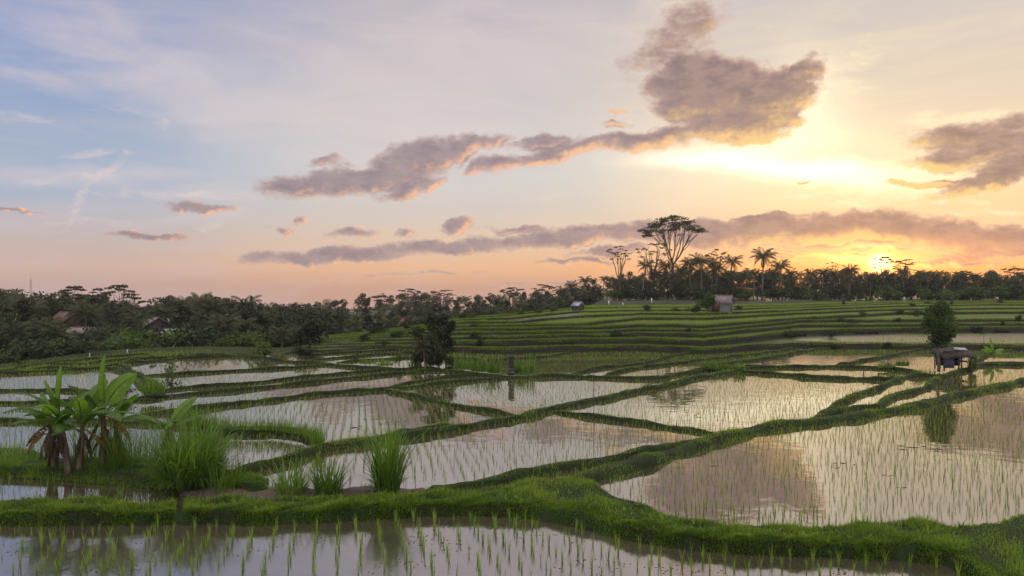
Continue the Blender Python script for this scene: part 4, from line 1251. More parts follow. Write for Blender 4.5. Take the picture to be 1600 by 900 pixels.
# clipped round tree by the hut on the right
rt = empty('round_tree', at_d(1467, 47.5, 0.15))
tag(rt, 'small round clipped tree on a thin trunk behind the thatched shelter', 'tree')
r = np.random.default_rng(77); tr, cr = Acc(), Acc()
sc47 = 47.5 / F
zc0, zc1 = (577 - 537) * sc47, (577 - 470) * sc47
tr.tube(curve_pts((0, 0, -0.1), (-0.05, 0, zc0 + 1.0), 0, 6, r, 0.03), np.linspace(0.10, 0.06, 6), 7)
for i in range(90):
    f = r.uniform(0, 1); z = zc0 + (zc1 - zc0) * (0.06 + 0.86 * f)
    rad = 21 * sc47 * (math.sin(PI * (0.13 + 0.76 * f)) ** 0.75) * math.sqrt(r.uniform(0.05, 1)); th = r.uniform(0, 2 * PI)
    c = np.array([rad * math.cos(th), rad * math.sin(th), z])
    tr.tube(curve_pts((0, 0, max(zc0 * 0.9, z - rad - 0.3)), c, 0.05, 4), np.linspace(0.03, 0.008, 4), 5, cap=False)
    n = 85; d = r.normal(size=(n, 3)); d /= np.linalg.norm(d, axis=1)[:, None]
    C = c + d * (0.36 * r.uniform(0.2, 1.15, n) ** 0.6)[:, None]
    leaf_quads(cr, C, 0.085, r, 0.0, tone=np.clip(r.normal(0.35 + 0.25 * (i % 3 - 1), 0.2, n), 0, 1), aspect=0.45)
link('trunk', tr.mesh('trunk', M['bark'], True), rt); link('crown', cr.mesh('crown', M['round_leaf']), rt)

# ------------------------------------------------------------------ tall grasses
def tussock(px, ybase, h, spread, n, label, z=0.1, lean=0.5, bend=1.0, wd=0.022, hv=0.45, group=None, squash=1.0):
    p = at(px, ybase, z)
    a = Acc(); r_ = rng
    th = r_.uniform(0, 2 * PI, n); q = np.sqrt(r_.uniform(0, 1, n))
    base = np.stack([q * spread * np.cos(th), q * spread * np.sin(th) * squash, np.full(n, -0.03)], 1)
    ln = h * r_.uniform(hv, 1.08, n) * 1.12
    dirn = th + r_.normal(0, 0.9, n)
    V, Q, tn = blades(base, ln, wd * r_.uniform(0.6, 1.3, n), dirn, r_.uniform(0.01, lean, n) * (0.3 + 0.7 * q), bend * r_.uniform(0.1, 1.3, n) ** 1.3, np.clip(r_.normal(0.45, 0.22, n), 0, 1), 4)
    a.add(V, Q, tone=tn)
    # older blades hanging at the foot
    m = n // 4; th = r_.uniform(0, 2 * PI, m)
    base = np.stack([spread * 0.9 * np.cos(th), spread * 0.9 * np.sin(th) * squash, np.full(m, 0.02)], 1)
    V, Q, tn = blades(base, h * r_.uniform(0.25, 0.55, m), wd * 0.9 * r_.uniform(0.6, 1.2, m), th + r_.normal(0, 0.4, m), r_.uniform(0.3, 0.9, m), r_.uniform(0.8, 1.9, m), r_.uniform(0.05, 0.6, m), 4)
    a.add(V, Q, tone=tn)
    o = link('grass_clump', a.mesh('grass_clump', M['tussock']), None, p)
    return tag(o, label, 'grass clump', group, 'thing')


tussock(606, 765, 1.72, 0.30, 330, 'tallest narrow grass clump with a fountain top on the mud bank', 0.15, 0.38, 1.0, 0.036, 0.45)
tussock(514, 768, 1.02, 0.34, 170, 'bushy grass clump in the middle of the three on the mud bank', 0.12, 0.8, 0.9, 0.038, 0.35)
tussock(455, 769, 0.92, 0.36, 150, 'leftmost and lowest of the three grass clumps on the mud bank', 0.12, 0.8, 0.9, 0.038, 0.35)
tussock(300, 752, 1.85, 0.70, 900, 'largest dense grass clump right of the banana plants', 0.2, 0.65, 1.5, 0.038, 0.35)
tussock(345, 762, 0.95, 0.5, 190, 'low arching grass at the right foot of the largest clump', 0.15, 0.8, 1.2, 0.024)
tussock(262, 745, 1.35, 0.45, 150, 'grass clump around the small banana trunk', 0.2, 0.6, 1.4, 0.032, 0.3)
tussock(222, 735, 1.55, 0.55, 150, 'thin open reeds between the two groups of banana plants', 0.15, 0.35, 0.8, 0.018, squash=0.5)
tussock(180, 735, 1.75, 0.30, 120, 'tall wispy grass beside the shaggy dry banana stem', 0.2, 0.35, 1.0, 0.020)
tussock(135, 722, 1.5, 0.4, 120, 'dark wispy grass behind the banana stems', 0.2, 0.35, 1.0, 0.022)
tussock(205, 728, 1.25, 0.35, 80, 'thin grass between the shaggy stem and the open reeds', 0.2, 0.4, 1.0, 0.020)
tussock(295, 668, 1.15, 0.34, 120, 'grass tuft behind the largest clump on the short bund', 0.25, 0.5, 0.9, 0.028)
tussock(497, 692, 0.62, 0.20, 90, 'small bright grass tuft at the end of the short left bund', 0.25, 0.5, 0.7, 0.024)
tussock(15, 722, 0.62, 0.8, 420, 'mound of matted grass at the left edge', 0.05, 0.9, 1.5, 0.020)
tussock(240, 612, 0.85, 0.55, 180, 'shaggy grass tuft at the end of the thick curved bund', 0.4, 0.7, 1.2, 0.04)
for (x, yb, h, w, l) in [(722, 577, 1.05, 0.75, 'reeds right of the dark dense tree'), (748, 580, 1.0, 0.6, 'reeds in the middle of the row by the dark dense tree'), (771, 582, 1.15, 0.5, 'reeds left of the small stone shrine'), (822, 583, 1.10, 0.62, 'reeds right of the small stone shrine'), (810, 582, 0.8, 0.3, 'low reeds touching the small stone shrine'),
                     (648, 574, 0.7, 0.5, 'reeds at the left foot of the dark dense tree'), (602, 571, 0.55, 0.8, 'low reeds on the bund left of the sapling'), (575, 568, 0.45, 0.8, 'lowest reeds near the middle left bund')]:
    tussock(x, yb, h * 1.1, w * 0.8, 100, l, 0.15, 0.45, 0.8, 0.05, 0.25, squash=0.6)
for (x, yb, h, w, l) in [(1108, 576, 0.62, 0.35, 'bright leafy weeds on the bund at the middle right'), (1130, 577, 0.45, 0.5, 'low weeds beside the bright leafy weeds'), (1155, 578, 0.5, 0.4, 'dry reddish weeds on the middle right bund'), (1410, 571, 0.5, 0.5, 'weeds growing in the water left of the thatched shelter'), (1385, 574, 0.35, 0.6, 'sparse low weeds near the right stake')]:
    tussock(x, yb, h, w, 90, l, 0.2, 0.7, 0.6, 0.06, squash=0.5)
for (x, yb, h, l) in [(250, 765, 0.75, 'single thin reed in the ditch before the grass clump'), (372, 752, 0.9, 'few tall reeds at the right end of the grassy bank'), (28, 740, 0.5, 'few reeds by the matted grass mound'), (188, 778, 0.4, 'few reeds at the ditch edge')]:
    tussock(x, yb, h, 0.10, 16, l, 0.05, 0.35, 0.6, 0.018)

# ------------------------------------------------------------------ banana plants
def banana_leaf(L, W, az_, elev, droop, roll=0.0, tear=0.3, seed=0, tone=0.5, fold=0.25):
    """broad paddle leaf on its stalk, starting at the origin"""
    r_ = np.random.default_rng(seed); a = Acc(); m = 18
    s = np.linspace(0, 1, m); st = 0.20
    ang = elev - droop * s ** 1.6
    dx = np.cos(ang) * L / (m - 1); dz = np.sin(ang) * L / (m - 1)
    rr_ = np.concatenate([[0], np.cumsum(dx)[:-1]]); zz_ = np.concatenate([[0], np.cumsum(dz)[:-1]])
    P_ = np.stack([rr_ * math.cos(az_), rr_ * math.sin(az_), zz_], 1)
    a.tube(P_, np.linspace(0.030, 0.006, m) * L / 1.4, 5, tone=min(1, tone + 0.3), cap=False)
    side = np.array([-math.sin(az_), math.cos(az_), 0])
    up = np.stack([-np.sin(ang) * math.cos(az_), -np.sin(ang) * math.sin(az_), np.cos(ang)], 1)
    sv = side[None] * math.cos(roll) + up * math.sin(roll)
    nv = np.cross(sv, np.stack([np.cos(ang) * math.cos(az_), np.cos(ang) * math.sin(az_), np.sin(ang)], 1))
    u = np.clip((s - st) / (1 - st), 0, 1)
    w = W / 2 * np.clip(np.sin(PI * np.clip(u, 0, 1) ** 0.75), 0, 1) ** 0.55 * (u > 0)
    for sg in (-1, 1):
        k = 0
        for i in range(m - 1):
            if u[i + 1] <= 0: continue
            if r_.uniform() < tear * 0.35: k = r_.uniform(-0.10, 0.10)
            g = 0.0 if r_.uniform() > tear * 0.9 else r_.uniform(0.1, 0.5)
            j0, j1 = i, i + 1
            e0 = P_[j0] + sg * sv[j0] * w[j0] * (1 + k) - nv[j0] * w[j0] * (-fold + k)
            e1 = P_[j1] + sg * sv[j1] * w[j1] * (1 + k) - nv[j1] * w[j1] * (-fold + k)
            e1 = e1 + (e0 - e1) * g
            m0 = (P_[j0] + e0) / 2 + up[j0] * 0.02 * L; m1 = (P_[j1] + e1) / 2 + up[j1] * 0.02 * L
            tt = np.clip(tone + r_.uniform(-0.08, 0.08), 0, 1)
            a.add([P_[j0], P_[j1], m1, m0, e0, e1], [[0, 1, 2, 3], [3, 2, 5, 4]], tone=[min(1, tt + 0.15), min(1, tt + 0.15), tt, tt, tt, tt])
    return a


def banana(px, ybase, z, hstem, lean, leaves, dead, label, rad=0.10):
    p = at(px, ybase, z); root = empty('banana_plant', p); tag(root, label, 'banana plant', 'banana plants on the grassy bank')
    top = np.array([lean, 0, hstem])
    st = Acc(); P_ = curve_pts((0, 0, -0.1), top, 0, 7); P_[:, 0] += 0.03 * np.sin(np.linspace(0, 3, 7))
    st.tube(P_, np.linspace(rad, rad * 0.55, 7), 10)
    link('stem', st.mesh('stem', M['banana_stem'], True), root)
    rx = random.Random(int(px))
    if hstem > 1.0 and rad > 0.09:
        leaves = leaves + [(rx.uniform(0.9, 1.35), rx.uniform(.34, .46), rx.uniform(0, 360), rx.uniform(20, 68), rx.uniform(60, 105), rx.uniform(-20, 30), .5, rx.uniform(.2, .6)) for _ in range(2)]
        dead = dead + [(rx.uniform(0.8, 1.15), rx.uniform(.12, .18), rx.uniform(0, 360), rx.uniform(-80, -60), rx.uniform(10, 25), rx.uniform(0, .35)) for _ in range(3)]
    for i, (L, W, az_, e, dr, roll, tear, tone) in enumerate(leaves):
        e = e if rad < 0.09 else min(e + 16, max(e, 72)); dr = dr * (1.0 if rad < 0.09 else 0.85)
        a = banana_leaf(L * 1.12, W * 0.86, R(az_), R(e), R(dr), R(roll), max(tear, 0.25), int(px * 10 + i), tone)
        k_ = i / max(1, len(leaves) - 1)
        link('leaf', a.mesh('leaf', M['banana'], True), root, tuple(top * (1 - 0.16 * k_) + np.array([0, 0, -0.03])))
    for i, (L, W, az_, e, dr, tone) in enumerate(dead):
        a = banana_leaf(L, W * 0.7, R(az_), R(e - 12), R(dr * 0.8), R(20 * (-1) ** i), 0.8, int(px * 10 + 50 + i), tone, 0.6)
        link('dead_leaf', a.mesh('dead_leaf', M['banana_dry'], True), root, tuple(top + np.array([0, 0, -0.10 - 0.06 * i])))
    return root


# azimuth 0 points right, 90 away, 180 left, 270 towards the viewer
banana(108, 738, 0.2, 1.60, -0.30,
       [(1.35, .46, 110, 84, 25, 80, .1, .8), (1.2, .44, 150, 58, 60, 40, .2, .7), (1.35, .46, 185, 42, 85, 20, .4, .45), (1.3, .42, 215, 22, 80, -10, .6, .35), (1.2, .45, 265, 40, 100, 20, .3, .75), (1.1, .42, 20, 55, 80, 30, .3, .65), (1.2, .44, 165, 12, 70, 10, .6, .4), (1.0, .4, 300, 5, 90, 0, .4, .3)],
       [(1.1, .3, 200, -10, 70, .3), (1.0, .3, 240, -40, 60, .2), (0.9, .26, 320, -50, 50, .1), (1.0, .28, 170, -50, 45, .15), (0.9, .25, 90, -55, 40, .1)],
       'leftmost banana plant with broad pale upright leaves', .11)
banana(122, 736, 0.2, 1.35, 0.12,
       [(1.35, .50, 70, 68, 60, 50, .2, .75), (1.2, .46, 290, 58, 85, 30, .2, .6), (1.3, .44, 330, 32, 85, 10, .3, .3), (1.2, .46, 200, 55, 70, 30, .2, .55), (1.1, .4, 10, 45, 60, 30, .3, .4), (0.9, .42, 250, 10, 80, 0, .3, .4)],
       [(1.0, .28, 20, -20, 60, .7), (0.9, .26, 60, -50, 40, .2), (0.9, .25, 250, -50, 40, .1)],
       'banana plant with a pale stem in the middle of the left clump', .10)
banana(160, 731, 0.2, 1.65, 0.02,
       [(1.55, .54, 100, 88, 12, 85, .05, .85), (1.35, .66, 20, 66, 70, 75, .1, .8), (1.2, .46, 190, 48, 70, 30, .4, .4), (1.2, .40, 320, 10, 90, 10, .5, .55), (1.1, .36, 160, 20, 40, 0, .6, .3), (0.9, .4, 280, 40, 110, 20, .3, .7)],
       [(1.2, .3, 350, -5, 80, .75), (1.0, .3, 200, -40, 50, .2), (1.1, .3, 300, -55, 40, .3), (1.0, .3, 90, -50, 40, .1), (0.9, .3, 30, -60, 30, .8)],
       'tallest banana plant with one upright leaf and a huge bright round one', .11)
banana(84, 732, 0.2, 1.30, -0.10,
       [(1.1, .40, 180, 38, 90, 10, .4, .4), (1.1, .42, 140, 60, 60, 30, .2, .5), (1.0, .4, 230, 25, 90, 0, .4, .45)],
       [(1.0, .28, 190, -20, 70, .6), (0.9, .26, 220, -50, 40, .1), (0.9, .26, 330, -50, 40, .15), (0.8, .26, 180, -60, 30, .1)],
       'short banana plant with hanging dry leaves at the left of the clump', .10)
banana(178, 728, 0.2, 1.30, 0.05,
       [(0.9, .3, 20, 10, 70, 0, .6, .3)],
       [(1.0, .3, 200, -20, 70, .3), (1.1, .3, 330, -40, 50, .15), (1.0, .28, 30, -50, 40, .2), (0.9, .28, 250, -50, 40, .7), (0.9, .28, 120, -50, 40, .1), (0.8, .25, 300, -10, 80, .9)],
       'shaggy banana stem covered with brown dry leaves', .10)
banana(261, 741, 0.2, 1.42, 0.02,
       [(1.35, .22, 182, 26, 30, 10, .4, .55), (1.45, .24, 176, 18, 42, -10, .5, .45), (1.05, .34, 40, 58, 35, 60, .1, .85), (1.0, .24, 15, 35, 45, 20, .3, .45), (0.9, .26, 200, 48, 60, 20, .3, .55), (0.8, .26, 300, 50, 80, 20, .2, .6)],
       [(0.6, .16, 20, 20, 60, .6), (0.8, .2, 250, -50, 40, .1), (0.8, .2, 30, -55, 40, .2)],
       'lone slim banana plant with long leaves reaching left', .085)
# small broad-leaved plant by the shelter, and a thin shrub on the left
lone = banana(1553, 559, 0.25, 0.25, 0.0, [(1.15, .40, 100, 82, 25, 80, .1, .9), (0.95, .42, 180, 40, 50, 40, .1, .85), (0.9, .40, 10, 45, 50, 40, .1, .8), (0.9, .4, 150, 60, 40, 40, .1, .9), (0.7, .35, 290, 35, 60, 20, .1, .8)], [],
       'bright young banana plant on the bund right of the thatched shelter', .05)
del lone['group']
sp = empty('thin_shrub', at(268, 620, 0.2)); tag(sp, 'thin upright shrub with small dark leaves beside the thick curved bund', 'shrub')
r = np.random.default_rng(5); tr, cr = Acc(), Acc()
for i in range(5):
    e = np.array([r.normal(0.1, 0.30), r.normal(0, 0.2), r.uniform(1.0, 1.95)])
    p_ = curve_pts((0, 0, -0.1), e, 0.05, 6, r, 0.03); tr.tube(p_, np.linspace(0.016, 0.006, 6), 5, cap=False)
    for q in p_[2:]:
        leaf_quads(cr, q + r.normal(0, 0.11, (16, 3)), 0.085, r, 0.2, aspect=0.5)
link('trunk', tr.mesh('trunk', M['bark'], True), sp); link('crown', cr.mesh('crown', M['light_leaf']), sp)
pbush(PALEBUSH, 1, 238, 561, 552, 'small bush on the bund in the left fields', 0.2)
pbush(BUSH, 1, 197, 618, 600, 'small dark shrub behind the carved post', 0.2)

# ------------------------------------------------------------------ buildings and small things
def rotz(a): return np.array([[math.cos(a), -math.sin(a), 0], [math.sin(a), math.cos(a), 0], [0, 0, 1]])


def slab(acc, pts, th, tone=0.5):
    """thick plate from 4 corner points, thickness downwards along its normal"""
    P_ = np.array(pts, float); nrm_ = np.cross(P_[1] - P_[0], P_[3] - P_[0]); nrm_ /= np.linalg.norm(nrm_)
    if nrm_[2] < 0: nrm_ = -nrm_
    Q_ = P_ - nrm_ * th
    acc.add(np.concatenate([P_, Q_]), [[0, 1, 2, 3], [7, 6, 5, 4], [0, 4, 5, 1], [1, 5, 6, 2], [2, 6, 7, 3], [3, 7, 4, 0]], tone=tone)


def gable_house(name, loc, w, l, hw, hr, rz, wall, roof, label, cat, over=0.25, door=True, window=True, th=0.06):
    """w across the gable (x), l along the ridge (y)"""
    root = empty(name, loc, rz); tag(root, label, cat)
    a = Acc()
    x, y = w / 2, l / 2
    v = [(-x, -y, -.3), (x, -y, -.3), (x, y, -.3), (-x, y, -.3), (-x, -y, hw), (x, -y, hw), (x, y, hw), (-x, y, hw), (0, -y, hw + hr), (0, y, hw + hr)]
    a.add(v, [[0, 1, 5, 4], [1, 2, 6, 5], [2, 3, 7, 6], [3, 0, 4, 7]], [[4, 5, 8], [6, 7, 9]])
    link('wall', a.mesh('wall', M[wall]), root)
    b = Acc(); k = over / (w / 2) * hr
    for s in (-1, 1):
        slab(b, [(0, -y - over, hw + hr + th), (s * (x + over), -y - over, hw - k + th), (s * (x + over), y + over, hw - k + th), (0, y + over, hw + hr + th)], th)
    b.box((0, 0, hw + hr + th), (0.14, l + 2 * over + 0.04, 0.10))
    link('roof', b.mesh('roof', M[roof]), root)
    if door:
        c = Acc(); c.box((-w * 0.14, -y - 0.012, hw * 0.40), (w * 0.28, 0.05, hw * 0.82)); link('door', c.mesh('door', M['wood']), root)
    if window:
        c = Acc(); c.box((w * 0.26, -y - 0.010, hw * 0.60), (w * 0.22, 0.045, hw * 0.34)); link('window', c.mesh('window', M['dark']), root)
        c = Acc(); c.box((x + 0.010, 0, hw * 0.58), (0.045, l * 0.30, hw * 0.40)); link('window', c.mesh('window', M['dark']), root)
    return root


def hut_at(px, ybase, d=None):
    zt, dt = lip_tables(np.array([float(px)]))
    yy = 450 + (CZ - zt[:, 0]) * F / dt[:, 0]
    d = d or float(np.interp(ybase, yy[::-1], dt[::-1, 0]))
    return at_d(px, d, CZ - (ybase - 450) * d / F), d


p, d = hut_at(1127, 486, 92)
s = d / F
gable_house('field_hut', p, 36 * s * 0.55, 36 * s * 0.9, 13 * s, 11 * s, R(58), 'old_roof', 'old_roof', 'grey field hut with a pitched roof beside a green bush on the upper terrace', 'hut', 0.12, True, False)
h_ = bpy.context
cp = Acc(); cp.box((0, 0, 0.45), (1.1, 0.05, 1.1)); cp.box((0.0, 0.05, 0.95), (1.1, 0.03, 0.05))
o = link('red_panel', cp.mesh('red_panel', M['redwall']), None, tuple(p + Vector((-0.95, -0.9, 0)))); o.rotation_euler = (0, 0, R(20)); tag(o, 'dark red board screen standing against the grey field hut', 'screen')
pbush(PALEBUSH, 0, 1108, 488, 456, 'pale green bush growing against the grey field hut', z=p.z, d=d - 1.5, sx=0.8)
pbush(BUSH, 1, 1085, 492, 480, 'low spiky bush left of the grey field hut', z=p.z - 0.2, d=d - 2.5, sx=1.3)
p, d = hut_at(903, 483, 93); s = d / F
gable_house('field_hut', p, 13 * s, 14 * s, 5.5 * s, 5 * s, R(40), 'wood', 'metal', 'small wooden field hut with a shiny metal roof below the tree line', 'hut', 0.12, True, False)
p, d = hut_at(632, 514, 96); s = d / F
gable_house('shrine_hut', p, 14 * s, 14 * s, 8 * s, 9 * s, R(25), 'stone', 'redwall', 'little hut with a red pointed roof at the edge of the misty valley', 'hut', 0.25, True, False)
for (x, yt, yb, l) in [(631.5, 497, 513, 'white banner on a pole behind the red roofed hut'), (655, 500, 512, 'white banner right of the red roofed hut'), (759, 492, 500, 'white figure-like post on the middle terrace edge'), (950, 470, 480, 'white banner at the left foot of the right tree line'), (972, 473, 480, 'short white banner second from left before the tree line'), (1017, 466, 478, 'white banner under the tallest tree')]:
    d = 98 if x < 800 else 112
    z0 = CZ - (yb - 450) * d / F; hh = (yb - yt) * d / F
    root = empty('banner', at_d(x, d, z0)); tag(root, l, 'banner')
    a = Acc(); a.tube([(0, 0, -.4), (0, 0, hh)], 0.025, 6); link('pole', a.mesh('pole', M['wood']), root)
    a = Acc(); a.box((0.10, 0, hh * 0.66), (0.20, 0.03, hh * 0.62)); link('cloth', a.mesh('cloth', M['white']), root)
for (x, yt, yb, d, wd, l) in [(1413, 463, 472, 120, 0.20, 'white marker post before the tree line below the sun'), (199, 545, 551, 61, 0.06, 'white marker post at the far edge of the left fields'), (140, 551, 557, 55, 0.05, 'short white marker post at the left grove edge'), (271, 540, 545, 66, 0.06, 'pale marker post by the pink kiosk')]:
    z0 = CZ - (yb - 450) * d / F; a = Acc()
    a.tube([(0, 0, -.05), (0, 0, (yb - yt) * d / F * 0.8), (0, 0, (yb - yt) * d / F * 0.9)], [wd, wd * 0.8, wd * 0.25], 8)
    tag(link('marker_post', a.mesh('marker_post', M['plaster'], True), None, at_d(x, d, z0)), l, 'post')
# dark statue-like post and a scarecrow on the upper terraces
for (x, yt, yb, d, l) in [(1318, 466, 475, 112, 'small dark stone shrine on the edge of the top field'), (1487, 465, 475, 118, 'small dark shrine standing at the end of the top field')]:
    z0 = CZ - (yb - 450) * d / F; hh = (yb - yt) * d / F; root = empty('field_shrine', at_d(x, d, z0)); tag(root, l, 'shrine')
    a = Acc(); a.box((0, 0, hh * 0.3), (0.35, 0.35, hh * 0.75)); link('pillar', a.mesh('pillar', M['stone']), root)
    a = Acc(); a.box((0, 0, hh * 0.75), (0.6, 0.5, hh * 0.18)); a.box((0, 0, hh * 0.92), (0.75, 0.6, hh * 0.18), taper=0.3); link('roof', a.mesh('roof', M['thatch']), root)

# houses in the left grove
d = 108; s = d / F
gable_house('village_house', at_d(106, d, CZ - (511 - 450) * s), 3.0, 3.5, 1.1, 1.1, R(62), 'redwall', 'roof_tile', 'house with a red tiled gable roof among the left grove', 'house', 0.35)
d = 98; s = d / F
gable_house('long_shed', at_d(135, d, CZ - (526 - 450) * s), 2.1, 4.4, 0.6, 0.6, R(82), 'plaster', 'old_roof', 'long low shed with a pale corrugated roof below the red tiled house', 'shed', 0.2)
d = 112; s = d / F
gable_house('village_house', at_d(238, d, CZ - (516 - 450) * s), 3.2, 3.7, 1.0, 1.0, R(50), 'wood', 'old_roof', 'grey roofed house half hidden in smoke right of the pale trunked tree', 'house', 0.4)
d = 104; s = d / F
gable_house('long_shed', at_d(268, d, CZ - (530 - 450) * s), 1.9, 2.8, 0.65, 0.75, R(60), 'wood', 'metal', 'small shed with a glinting metal roof right of the grey roofed house', 'shed', 0.2)
d = 68; s = d / F
gable_house('kiosk', at_d(239, d, CZ - (547 - 450) * s), 0.55, 0.55, 0.45, 0.18, R(15), 'plaster', 'roof_tile', 'tiny pink kiosk at the far edge of the left fields', 'kiosk', 0.08, True, False)

# radio mast
mast = empty('radio_mast', at_d(48, 190, -2)); tag(mast, 'thin lattice radio mast rising over the left grove', 'mast')
a = Acc(); Hm = CZ + 2 - (430 - 450) * 190 / F
for k in range(3):
    th = 2 * PI * k / 3; a.tube([(0.25 * math.cos(th), 0.25 * math.sin(th), 0), (0.18 * math.cos(th), 0.18 * math.sin(th), Hm * 0.9)], 0.03, 5)
for i in range(24):
    z0, z1 = Hm * 0.9 * i / 24, Hm * 0.9 * (i + 1) / 24; k = i % 3; t0, t1 = 2 * PI * k / 3, 2 * PI * (k + 1) / 3
    a.tube([(0.22 * math.cos(t0), 0.22 * math.sin(t0), z0), (0.22 * math.cos(t1), 0.22 * math.sin(t1), z1)], 0.018, 4)
link('lattice', a.mesh('lattice', M['bark']), mast)
a = Acc(); a.tube([(0, 0, Hm * 0.88), (0, 0, Hm)], 0.03, 5); link('antenna', a.mesh('antenna', M['bark']), mast)

# stone shrine in the middle fields: stacked tiers
p = at(799, 584, 0.25); s = p.y / F
root = empty('stone_shrine', p); tag(root, 'dark tiered stone shrine standing on the bund between two reed clumps', 'shrine')
a = Acc(); hh = (584 - 556) * s
a.box((0, 0, 0.05), (0.42, 0.42, 0.25)); a.box((0, 0, hh * 0.22), (0.34, 0.34, hh * 0.2)); link('plinth', a.mesh('plinth', M['stone']), root)
a = Acc()
for i in range(5):
    z = hh * (0.36 + 0.12 * i); a.box((0, 0, z), (0.27, 0.27, hh * 0.075)); a.box((0, 0, z + hh * 0.055), (0.36, 0.36, hh * 0.035))
link('pillar', a.mesh('pillar', M['stone']), root)
a = Acc(); a.box((0, 0, hh * 0.95), (0.40, 0.40, hh * 0.07)); a.box((0, 0, hh * 1.02), (0.26, 0.26, hh * 0.10), taper=0.4); link('cap', a.mesh('cap', M['stone']), root)
# carved post on the left
p = at(187, 655, 0.25); s = p.y / F
root = empty('carved_post', p); tag(root, 'slender carved dark post with a capped head behind the banana plants', 'shrine')
hh = (655 - 590) * s
a = Acc(); a.tube([(0, 0, -.2), (0, 0, hh * 0.72)], [0.10, 0.085], 4); link('pillar', a.mesh('pillar', M['wood']), root)
a = Acc(); a.box((0, 0, hh * 0.74), (0.26, 0.26, 0.05)); a.box((0, 0, hh * 0.83), (0.17, 0.17, hh * 0.15)); link('head', a.mesh('head', M['stone']), root)
a = Acc(); a.box((0, 0, hh * 0.92), (0.28, 0.28, hh * 0.05), taper=0.8); a.box((0, 0, hh * 0.97), (0.14, 0.14, hh * 0.07), taper=0.3); link('cap', a.mesh('cap', M['stone']), root)

# poles and sticks
for (x, yb, yt, rad, lean, l) in [(928, 648, 562, 0.016, 0.0, 'thin tall bamboo pole standing in the middle field water'), (1537, 586, 510, 0.016, 0.03, 'thin tall bamboo pole right of the thatched shelter'), (1380, 534, 519, 0.02, 0.0, 'short stake on the lower terrace left of the round tree'), (1349, 589, 577, 0.045, 0.0, 'thick dark stake standing in the right field'),
                               (571, 558, 543, 0.035, 0.0, 'dark post in the far middle fields'), (1387, 567, 556, 0.03, 0.06, 'forked stick in the water left of the thatched shelter'), (1391, 587, 579, 0.015, 0.0, 'small stick on the bund near the thick stake'), (73, 728, 667, 0.014, 0.06, 'slim stake leaning by the banana plants'), (1380, 545, 538, 0.02, 0, 'stub of a stake at the foot of the lowest terrace'), (506, 637, 629, 0.02, -0.12, 'bent twig standing in the left middle field'), (1086, 649, 645, 0.02, .1, 'tiny twig in the right middle field')]:
    p = at(x, yb, 0.0 if yb > 540 else 0.4); hh = (yb - yt) * p.y / F
    a = Acc(); a.tube(curve_pts((0, 0, -.15), (lean, 0, hh), 0, 6, np.random.default_rng(int(x)), 0.008), np.linspace(rad, rad * 0.6, 6), 6)
    if 'forked' in l or 'twig' in l: a.tube([(lean * 0.6, 0, hh * 0.55), (lean + 0.18, 0, hh * 0.85)], [rad * 0.6, rad * 0.4], 5)
    tag(link('stake', a.mesh('stake', M['wood'], True), None, p), l, 'stake')
# dead branch rail beside the bananas
p = at(90, 735, 0.2)
a = Acc(); a.tube(curve_pts((-0.55, 0.1, 1.02), (0.2, 0.05, 1.06), 0.02, 5), 0.02, 5); a.tube([(-0.35, 0.1, -.1), (-0.30, 0.1, 1.03)], 0.018, 5)
tag(link('stick_rail', a.mesh('stick_rail', M['wood'], True), None, p), 'rough stick rail tied beside the left banana stems', 'rail')

# thatched shelter on the right
p = at(1490, 574, 0.25); s = p.y / F
root = empty('field_shelter', p, R(-6)); tag(root, 'low open shelter of sticks with a sagging thatched roof and tarp', 'shelter')
hw, hd, hr_ = 21 * s, 15 * s, 27 * s
for (x, y, hh) in [(-hw, -hd, .95), (hw * 0.9, -hd, .9), (-hw, hd, 1.0), (hw * 0.9, hd, .95), (0, -hd, .92)]:
    a = Acc(); a.tube(curve_pts((x, y, -.2), (x + 0.03, y, hr_ * hh), 0, 4, np.random.default_rng(int(100 * abs(x + y)) + 3), 0.015), 0.045, 6); link('post', a.mesh('post', M['wood'], True), root)
# roof: uneven thatch sheet with a ragged rim
r = np.random.default_rng(8); nx, ny = 22, 14
gx, gy = np.meshgrid(np.linspace(-hw * 1.18, hw * 1.15, nx), np.linspace(-hd * 1.3, hd * 1.25, ny))
gz = hr_ * 1.03 - 0.10 * (gx / hw) ** 2 + 0.10 * (gy / hd) + 0.05 * np.sin(gx * 4) + r.normal(0, 0.022, gx.shape)
edge = (np.abs(gx) > hw * 1.1) | (np.abs(gy) > hd * 1.2)
gz = gz - edge * r.uniform(0.02, 0.16, gx.shape)
topv = np.stack([gx + r.normal(0, 0.02, gx.shape), gy + r.normal(0, 0.02, gx.shape), gz], -1).reshape(-1, 3); bot = topv - np.array([0, 0, 0.24])
i_ = np.arange(ny - 1)[:, None] * nx + np.arange(nx - 1)[None]
q = np.stack([i_, i_ + 1, i_ + nx + 1, i_ + nx], -1).reshape(-1, 4); n = nx * ny
rim = np.concatenate([np.arange(nx), nx * np.arange(1, ny) + nx - 1, nx * (ny - 1) + np.arange(nx - 2, -1, -1), nx * np.arange(ny - 2, 0, -1)])
rq = np.stack([rim, np.roll(rim, -1), np.roll(rim, -1) + n, rim + n], 1)[:, ::-1]
a = Acc(); a.add(np.concatenate([topv, bot]), np.concatenate([q, q[:, ::-1] + n, rq])); rf = link('roof', a.mesh('roof', M['thatch']), root)
a = Acc(); slab(a, [(-hw * 0.25, -hd * 1.0, hr_ * 1.09 - 0.02), (hw * 0.65, -hd * 1.0, hr_ * 1.06), (hw * 0.75, -hd * 0.2, hr_ * 1.15), (-hw * 0.05, -hd * 0.2, hr_ * 1.17)], 0.03); link('metal_sheet', a.mesh('metal_sheet', M['metal']), rf)
